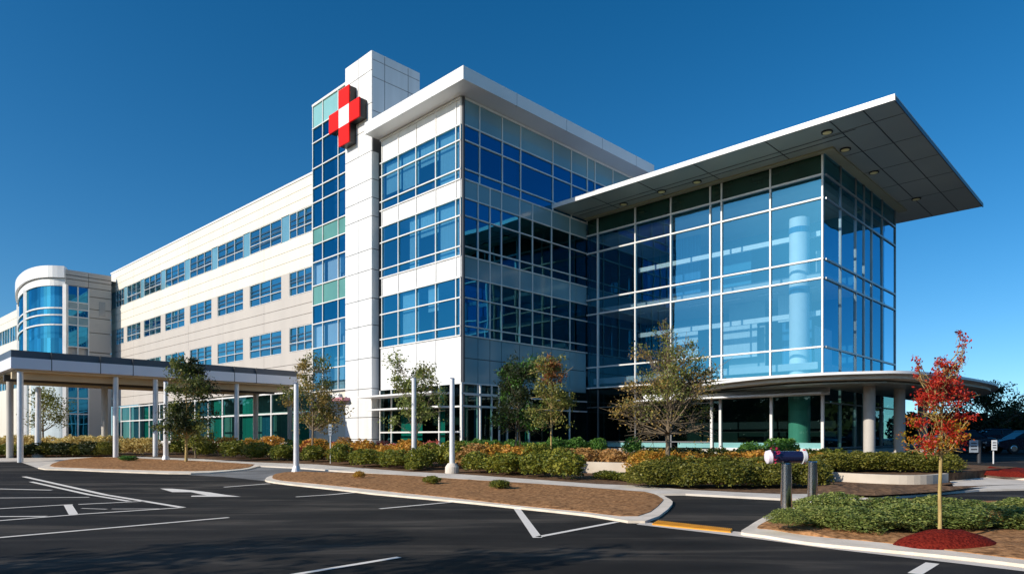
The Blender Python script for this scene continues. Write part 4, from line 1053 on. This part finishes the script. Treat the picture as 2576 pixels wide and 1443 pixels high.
# ------------------------------------------------------------------ trees
def tree(label, base, H, trunk_h, tr, clusters, leaf, nper, mats, barkm, seed, lean=(0, 0), name='tree', twigs=3, spread=0.36, extra_limbs=(), group=None, twig_r=0.012, stems=1):
    """clusters: (dx, dy, z, radius, material index, weight) around the trunk; a limb reaches each of them"""
    r_ = random.Random(seed)
    t = thing(name, label, 'tree', base, 0, group)
    w = M(); lf = M()
    top = Vector((lean[0], lean[1], H*0.86))
    for s_ in range(stems):
        ox = (s_-(stems-1)/2)*0.16
        mid = Vector((ox+r_.gauss(0, .02), r_.gauss(0, .02), trunk_h*0.5))
        w.path([(ox, 0, -0.1), (ox*1.0, 0, 0.12), mid, Vector((ox*0.8+lean[0]*0.3, lean[1]*0.3, trunk_h)), Vector((lean[0]*0.6, lean[1]*0.6, (trunk_h+H*0.86)/2)), top],
               [tr*1.35, tr, tr*0.9, tr*0.8, tr*0.5, tr*0.14], 10)
    for (dx, dy, z, rad_, mi, wt) in clusters:
        c = Vector((dx, dy, z))
        za = max(trunk_h*0.95, z-math.hypot(dx, dy)*0.9-0.25); f_ = (za-trunk_h)/max(H*0.86-trunk_h, .1); f_ = min(max(f_, 0), 0.9)
        a = Vector((lean[0]*(0.3+0.7*f_), lean[1]*(0.3+0.7*f_), za))
        m_ = a.lerp(c, 0.55)+Vector((r_.gauss(0, .06), r_.gauss(0, .06), -0.08))
        rr = max(tr*0.36*(1-f_*0.6), 0.012)
        w.path([a, m_, c], [rr, rr*0.6, twig_r*0.8], 6)
        for _ in range(twigs):
            b_ = a.lerp(c, r_.uniform(0.45, 1.0)); e = c+Vector((r_.gauss(0, 1), r_.gauss(0, 1), r_.gauss(0, 0.8)))*rad_*0.85
            w.path([b_, b_.lerp(e, .5)+Vector((r_.gauss(0, .04), r_.gauss(0, .04), r_.gauss(0, .04))), e], [twig_r, twig_r*0.8, twig_r*0.4], 5)
        n = int(nper*wt)
        pts = []
        sub = [c+Vector((r_.gauss(0, 1), r_.gauss(0, 1), r_.gauss(0, .8)))*rad_*0.55 for _ in range(7)]
        for _ in range(n):
            s = r_.choice(sub); pts.append(s+Vector((r_.gauss(0, 1), r_.gauss(0, 1), r_.gauss(0, .8)))*rad_*spread)
        leafcloud(lf, pts, leaf, mi, rnd=r_)
    auto_smooth(w.build('trunk', barkm, t, True), 60)
    lf.build('crown', mats, t, True)
    return t

def cloud(n, z0, z1, rx, ry, seed, prof=None, rad_=0.5, mi=lambda z, r: 0, wt=lambda z, r: 1.0, cx=0.0):
    r_ = random.Random(seed); out = []
    while len(out) < n:
        t = r_.random(); a = r_.uniform(0, 6.283); q = math.sqrt(r_.random())
        pr = prof(t) if prof else math.sin(math.pi*(0.15+0.8*t))
        z = z0+(z1-z0)*t
        out.append((cx+q*rx*pr*math.cos(a), q*ry*pr*math.sin(a), z, rad_*r_.uniform(.7, 1.2), mi(z, r_), wt(z, r_)))
    return out

b0 = at(108, 46)
tree('thin leafy tree behind the walkway columns at far left', b0, 4.4, 1.4, 0.07, cloud(22, 1.6, 4.0, 1.4, 1.2, 3), 0.13, 110, [L_TRE], BARKT, 31)
b0 = at(468, 34)
two = cloud(13, 3.5, 5.0, 1.1, 1.0, 5, lambda t: 1.1-0.7*t, 0.42) + cloud(13, 1.6, 2.75, 1.0, 0.9, 6, lambda t: 1.0-0.25*abs(t-.5), 0.42)
two += [(-0.5, 0, 5.1, .3, 0, .7), (0.2, 0, 5.25, .25, 0, .5), (0.95, 0, 3.6, .4, 0, 1)]
tree('dark tree with two separate tiers of leaves before the walkway', b0, 5.4, 1.3, 0.075, [c[:4]+(i % 2,)+c[5:] for i, c in enumerate(two)], 0.12, 300, [L_TRE, L_DRK], BARKY, 32)
tree('bushy yellow-green young tree low behind the two tiered tree', at(492, 37.5), 2.6, 0.7, 0.05, cloud(10, .8, 2.3, .8, .7, 8), 0.12, 120, [L_YG], BARKT, 33)
b0 = at(787, 34.5)
tree('brownish airy tree between the walkway and the white pier', b0, 5.6, 1.7, 0.06, cloud(34, 1.9, 5.3, 1.45, 1.2, 11, lambda t: 0.75+0.35*math.sin(math.pi*t)-0.35*t, 0.4, lambda z, r: 0 if r.random() < .55 else 1), 0.11, 180, [L_TRE, L_TRB], BARKT, 34)
b0 = at(1047, 30.5)
tree('open branched small tree before the white panels of the block', b0, 5.2, 1.6, 0.06, cloud(32, 2.1, 5.0, 1.6, 1.2, 13, lambda t: 0.7+0.55*t-0.3*t*t, 0.34, lambda z, r: 0 if r.random() < .7 else 1), 0.105, 150, [L_GRY, L_TRE], BARKT, 35)
b0 = at(1302, 33)
tree('dense dark green round tree before the shaded glass face', b0, 5.2, 1.7, 0.055, cloud(34, 1.8, 4.9, 1.4, 1.1, 15, lambda t: 1.05-0.5*t, 0.46, lambda z, r: 0 if r.random() < .6 else 1), 0.11, 300, [L_DRK, L_GRN], BARKT, 36, stems=2)
b0 = at(1386, 31)
tree('slim tree with rusty red upper leaves before the shaded glass', b0, 5.1, 1.9, 0.045, cloud(28, 2.1, 5.0, 0.95, .85, 17, lambda t: 1.05-0.65*t, 0.36, lambda z, r: (1 if z > 3.6 and r.random() < .4 else 0)), 0.1, 190, [L_TRE, leafmat('leaf_rust', [(.14, .04, .01), (.32, .1, .03), (.26, .15, .04)])], BARKY, 37)
b0 = at(1680, 25.5, 0.2)
cl = cloud(52, 1.9, 4.6, 2.0, 1.6, 19, lambda t: 1.05-0.55*t, 0.42, lambda z, r: 0 if r.random() < .5 else 1, lambda z, r: 0.35+0.65*(z > 2.3))
cl += [(-1.0, 0, 4.7, .3, 0, .6), (-0.1, 0, 5.3, .3, 0, .7), (0.05, 0, 5.0, .35, 0, .8), (0.75, 0, 4.9, .3, 0, .6), (-.15, .1, 5.65, .18, 0, .4)]
cl += [(1.5*math.cos(k), 1.2*math.sin(k), 1.75+0.2*math.sin(3*k), .45, 1, .1) for k in (0.2, 0.9, 1.7, 2.4, 3.1, 3.9, 4.6, 5.4)]
tree('wide twiggy half bare tree with grey-brown leaves before the hall', b0, 5.8, 1.55, 0.1, cl, 0.085, 175, [L_TRE, L_TRB], BARKT, 38, twigs=11, twig_r=0.011)
# red leaved young tree at the right
b0 = Vector((at(2364, 10.55).x, 10.55, MOUND.z+0.16))
r2 = []
rr_ = random.Random(77)
for i in range(14): r2.append((rr_.uniform(-.36, .34), rr_.uniform(-.25, .25), rr_.uniform(1.42, 1.86), .13, 1 if i % 3 else 0, 1.0))
for i in range(7): r2.append((rr_.choice([-1, 1])*rr_.uniform(.2, .42), rr_.uniform(-.2, .2), rr_.uniform(1.78, 1.98), .1, 0, .55))
for i in range(5): r2.append((rr_.uniform(-.12, .15), rr_.uniform(-.15, .15), rr_.uniform(1.9, 2.2), .1, 1, .35))
for i in range(15): r2.append((rr_.uniform(-.3, .36), rr_.uniform(-.24, .24), rr_.uniform(2.16, 2.58), .12, 0, 1.0))
for i in range(8): r2.append((rr_.uniform(-.18, .34), rr_.uniform(-.12, .12), rr_.uniform(2.55, 2.86), .1, 0, .4))
for (x_, z_) in ((-.36, 2.62), (-.4, 2.76), (-.44, 2.9), (.3, 2.78), (.34, 2.92), (.36, 3.04), (.4, 3.14), (.4, 3.26), (.38, 3.36), (.02, 2.92), (-.05, 2.86)): r2.append((x_, rr_.uniform(-.05, .05), z_, .06, 0, .32))
redt = tree('young slender tree with red and orange autumn leaves on the red mulch mound', b0, 3.3, 1.35, 0.032, r2, 0.045, 130, [L_MAPR, L_MAPO], BARKY, 39, lean=(0.06, 0), twigs=3, twig_r=0.005, spread=0.42)
redt.scale = (0.92, 0.92, 0.92)
# trees and hedge beyond the lane on the right
tree('dark broad tree seen against the sky beyond the right lane', at(2482, 54), 5.6, 1.2, 0.12, cloud(34, 1.6, 5.0, 2.5, 2.0, 23, None, .65), 0.2, 110, [L_DRK], BARK, 40)
tree('dark tree cut by the right edge of the picture', at(2600, 56), 5.0, 1.2, 0.12, cloud(26, 1.4, 4.6, 2.0, 1.8, 24, None, .65), 0.2, 110, [L_DRK], BARK, 41)
tree('low green tree behind the dark hedge at the far right', at(2555, 60), 3.6, 1.0, 0.1, cloud(20, 1.2, 3.5, 2.4, 1.8, 25, None, .7), 0.2, 110, [L_GRN], BARK, 42)
for i in range(11):
    shrub('dark', at(2290+i*36, 57+R.uniform(-1, 1), 0), 3.2, R.uniform(2.6, 3.3), 'tall dark shrub in the shaded hedge beyond the parked cars', 'dark hedge beyond the cars')
# trees left of the camera whose shadows fall across the lot
tree('leafy tree left of the lot shading the near asphalt', (-13.0, 4.6, 0), 6.2, 2.0, 0.12, cloud(26, 2.4, 5.6, 2.2, 1.6, 26, None, .6), 0.2, 60, [L_TRE], BARK, 43)
tree('second leafy tree left of the lot nearer the camera', (-7.9, 4.3, 0), 5.2, 2.0, 0.1, cloud(16, 2.6, 4.8, 1.6, 1.2, 27, None, .5), 0.18, 50, [L_TRE], BARK, 44)

# far wood added out of frame so the glass mirrors dark trees, not bright horizon
mb = M(); r_ = random.Random(5)
belt = smooth_loop([(-135, 135), (-112, 95), (-96, 46), (-100, 0), (-92, -50), (-40, -80), (20, -82), (70, -70), (98, -30), (100, 20), (98, 48), (112, 90)], 8, False)
for i in range(27000):
    q = r_.random()*(len(belt)-1); k = int(q); f_ = q-k
    bx = belt[k][0]*(1-f_)+belt[k+1][0]*f_; by = belt[k][1]*(1-f_)+belt[k+1][1]*f_
    hm = 9.5+4.5*noise.noise(Vector((bx*.12, by*.12, 0)))
    z = hm*r_.random()**0.8
    c = Vector((bx+r_.gauss(0, 2.2), by+r_.gauss(0, 2.2), z))
    leafcloud(mb, [c], 2.3, rnd=r_)
tag(mb.build('added_woodland', L_DRK), kind='stuff')

# ------------------------------------------------------------------ parked cars in the shade
def car(loc, rz, label):
    t = thing('parked_car', label, 'car', loc, rz, 'cars in the shade on the right')
    L, W = 4.6, 1.8
    prof = [(-2.3, .45), (-2.28, .8), (-1.75, .95), (-1.0, 1.0), (0.9, 1.02), (1.7, .92), (2.22, .78), (2.3, .45), (1.9, .28), (-1.9, .28)]
    mb = M(); n = len(prof)
    ws = [(-1, .0), (-.94, 1)]
    rings = []
    for s, k in ((-0.9, 0.93), (-0.84, 1.0), (0.84, 1.0), (0.9, 0.93)):
        rings.append([(x*(0.99 if abs(s) > .85 else 1), s, 0.62+(z-0.62)*k) for x, z in prof])
    for rg in rings: mb.v += rg
    for r in range(3):
        for i in range(n):
            j = (i+1) % n; mb.f.append((r*n+i, r*n+j, (r+1)*n+j, (r+1)*n+i)); mb.m.append(0)
    mb.f.append(tuple(range(n))); mb.m.append(0); mb.f.append(tuple(3*n+n-1-i for i in range(n))); mb.m.append(0)
    body = auto_smooth(mb.build('body', CARP, t, True), 30)
    mb = M()
    lo = [(-1.5, .98), (1.25, 1.0)]; hi = [(-0.85, 1.42), (0.45, 1.45)]
    mb.hexa([(lo[0][0], -.8, .95), (lo[1][0], -.8, .97), (lo[1][0], .8, .97), (lo[0][0], .8, .95), (hi[0][0], -.62, 1.42), (hi[1][0], -.62, 1.43), (hi[1][0], .62, 1.43), (hi[0][0], .62, 1.42)])
    mb.build('window', G_CAR, t, True)
    mb = M(); mb.hexa([(-.92, -.66, 1.4), (.52, -.66, 1.41), (.52, .66, 1.41), (-.92, .66, 1.4), (-.8, -.58, 1.47), (.4, -.58, 1.48), (.4, .58, 1.48), (-.8, .58, 1.47)])
    for sx in (-1, 1):
        for (xa, za, xb, zb) in ((-1.5, .98, -.86, 1.42), (1.25, 1.0, .46, 1.42), (-.2, 1.0, -.2, 1.42)): mb.path([(xa, sx*.81, za), (xb, sx*.64, zb)], [.03, .03], 6)
    mb.build('roof', CARP, t, True)
    for x in (-1.4, 1.4):
        for s in (-1, 1):
            mb = M(); mb.path([(x, s*.72, .33), (x, s*.92, .33)], [.33, .33], 20); wh = mb.build('wheel', TYRE, t, True)
            mb = M(); mb.path([(x, s*.921, .33), (x, s*.93, .33)], [.2, .17], 14); mb.build('rim', STEEL, wh, True)
    for s in (-1, 1):
        mb = M(); mb.cube((2.26, s*.62, .68), .1, .36, .13); mb.build('headlight', SIGNW, t, True)
        mb = M(); mb.cube((-2.27, s*.66, .74), .08, .3, .14); mb.build('tail_light', RED, t, True)
p = at(2405, 45); car(p, rad(172), 'dark parked car just right of the red tree, nearest the canopy')
p = at(2585, 43); car(p, rad(175), 'dark parked car cut by the right edge of the picture')
p = at(2500, 51); car(p, rad(170), 'dark parked car between and behind the other two on the right')

# ------------------------------------------------------------------ sky, sun, camera
az, el = rad(58), rad(25)
S = Vector((-math.sin(az)*math.cos(el), -math.cos(az)*math.cos(el), math.sin(el)))
w = bpy.data.worlds.new('World'); sc.world = w; w.use_nodes = True
nt = w.node_tree; bg = nt.nodes['Background']
sky = nt.nodes.new('ShaderNodeTexSky'); sky.sky_type = 'NISHITA'; sky.sun_disc = False
sky.sun_elevation = el; sky.sun_rotation = math.pi+az
sky.air_density = 1.0; sky.dust_density = 0.5; sky.ozone_density = 2.5; sky.altitude = 100
stc = nt.nodes.new('ShaderNodeTexCoord'); sva = nt.nodes.new('ShaderNodeVectorMath'); sva.operation = 'ADD'; sva.inputs[1].default_value = (0, 0, 0.065)
nt.links.new(stc.outputs['Generated'], sva.inputs[0]); nt.links.new(sva.outputs[0], sky.inputs['Vector'])   # a clear, haze-free horizon
hs = nt.nodes.new('ShaderNodeHueSaturation'); hs.inputs['Saturation'].default_value = 1.3; hs.inputs['Hue'].default_value = 0.495
gm_ = nt.nodes.new('ShaderNodeGamma'); gm_.inputs[1].default_value = 1.16
nt.links.new(sky.outputs[0], gm_.inputs[0]); nt.links.new(gm_.outputs[0], hs.inputs['Color']); nt.links.new(hs.outputs[0], bg.inputs[0])
bg.inputs[1].default_value = 0.111
sun = bpy.data.lights.new('sun', 'SUN'); sun.energy = 4.8; sun.angle = rad(0.5); sun.color = (1.0, 0.925, 0.81)
so = bpy.data.objects.new('sun', sun); COL.objects.link(so); so.rotation_euler = S.to_track_quat('Z', 'Y').to_euler(); so.location = (-60, -40, 60)

cam = bpy.data.cameras.new('camera'); co_ = bpy.data.objects.new('camera', cam); COL.objects.link(co_)
co_.location = (0, 0, EYE); co_.rotation_euler = (rad(90), 0, 0)
cam.sensor_width = 36; cam.lens = 36*F/2575; cam.shift_y = (HOR-721.5)/2575; cam.clip_end = 2000; cam.clip_start = 0.1
sc.camera = co_
sc.view_settings.view_transform = 'Standard'; sc.view_settings.look = 'None'; sc.view_settings.gamma = 1.0; sc.view_settings.use_curve_mapping = False
sc.view_settings.exposure = 0.0
sc.render.engine = 'CYCLES'
sc.cycles.use_denoising = True
sc.cycles.max_bounces = 8; sc.cycles.transparent_max_bounces = 12
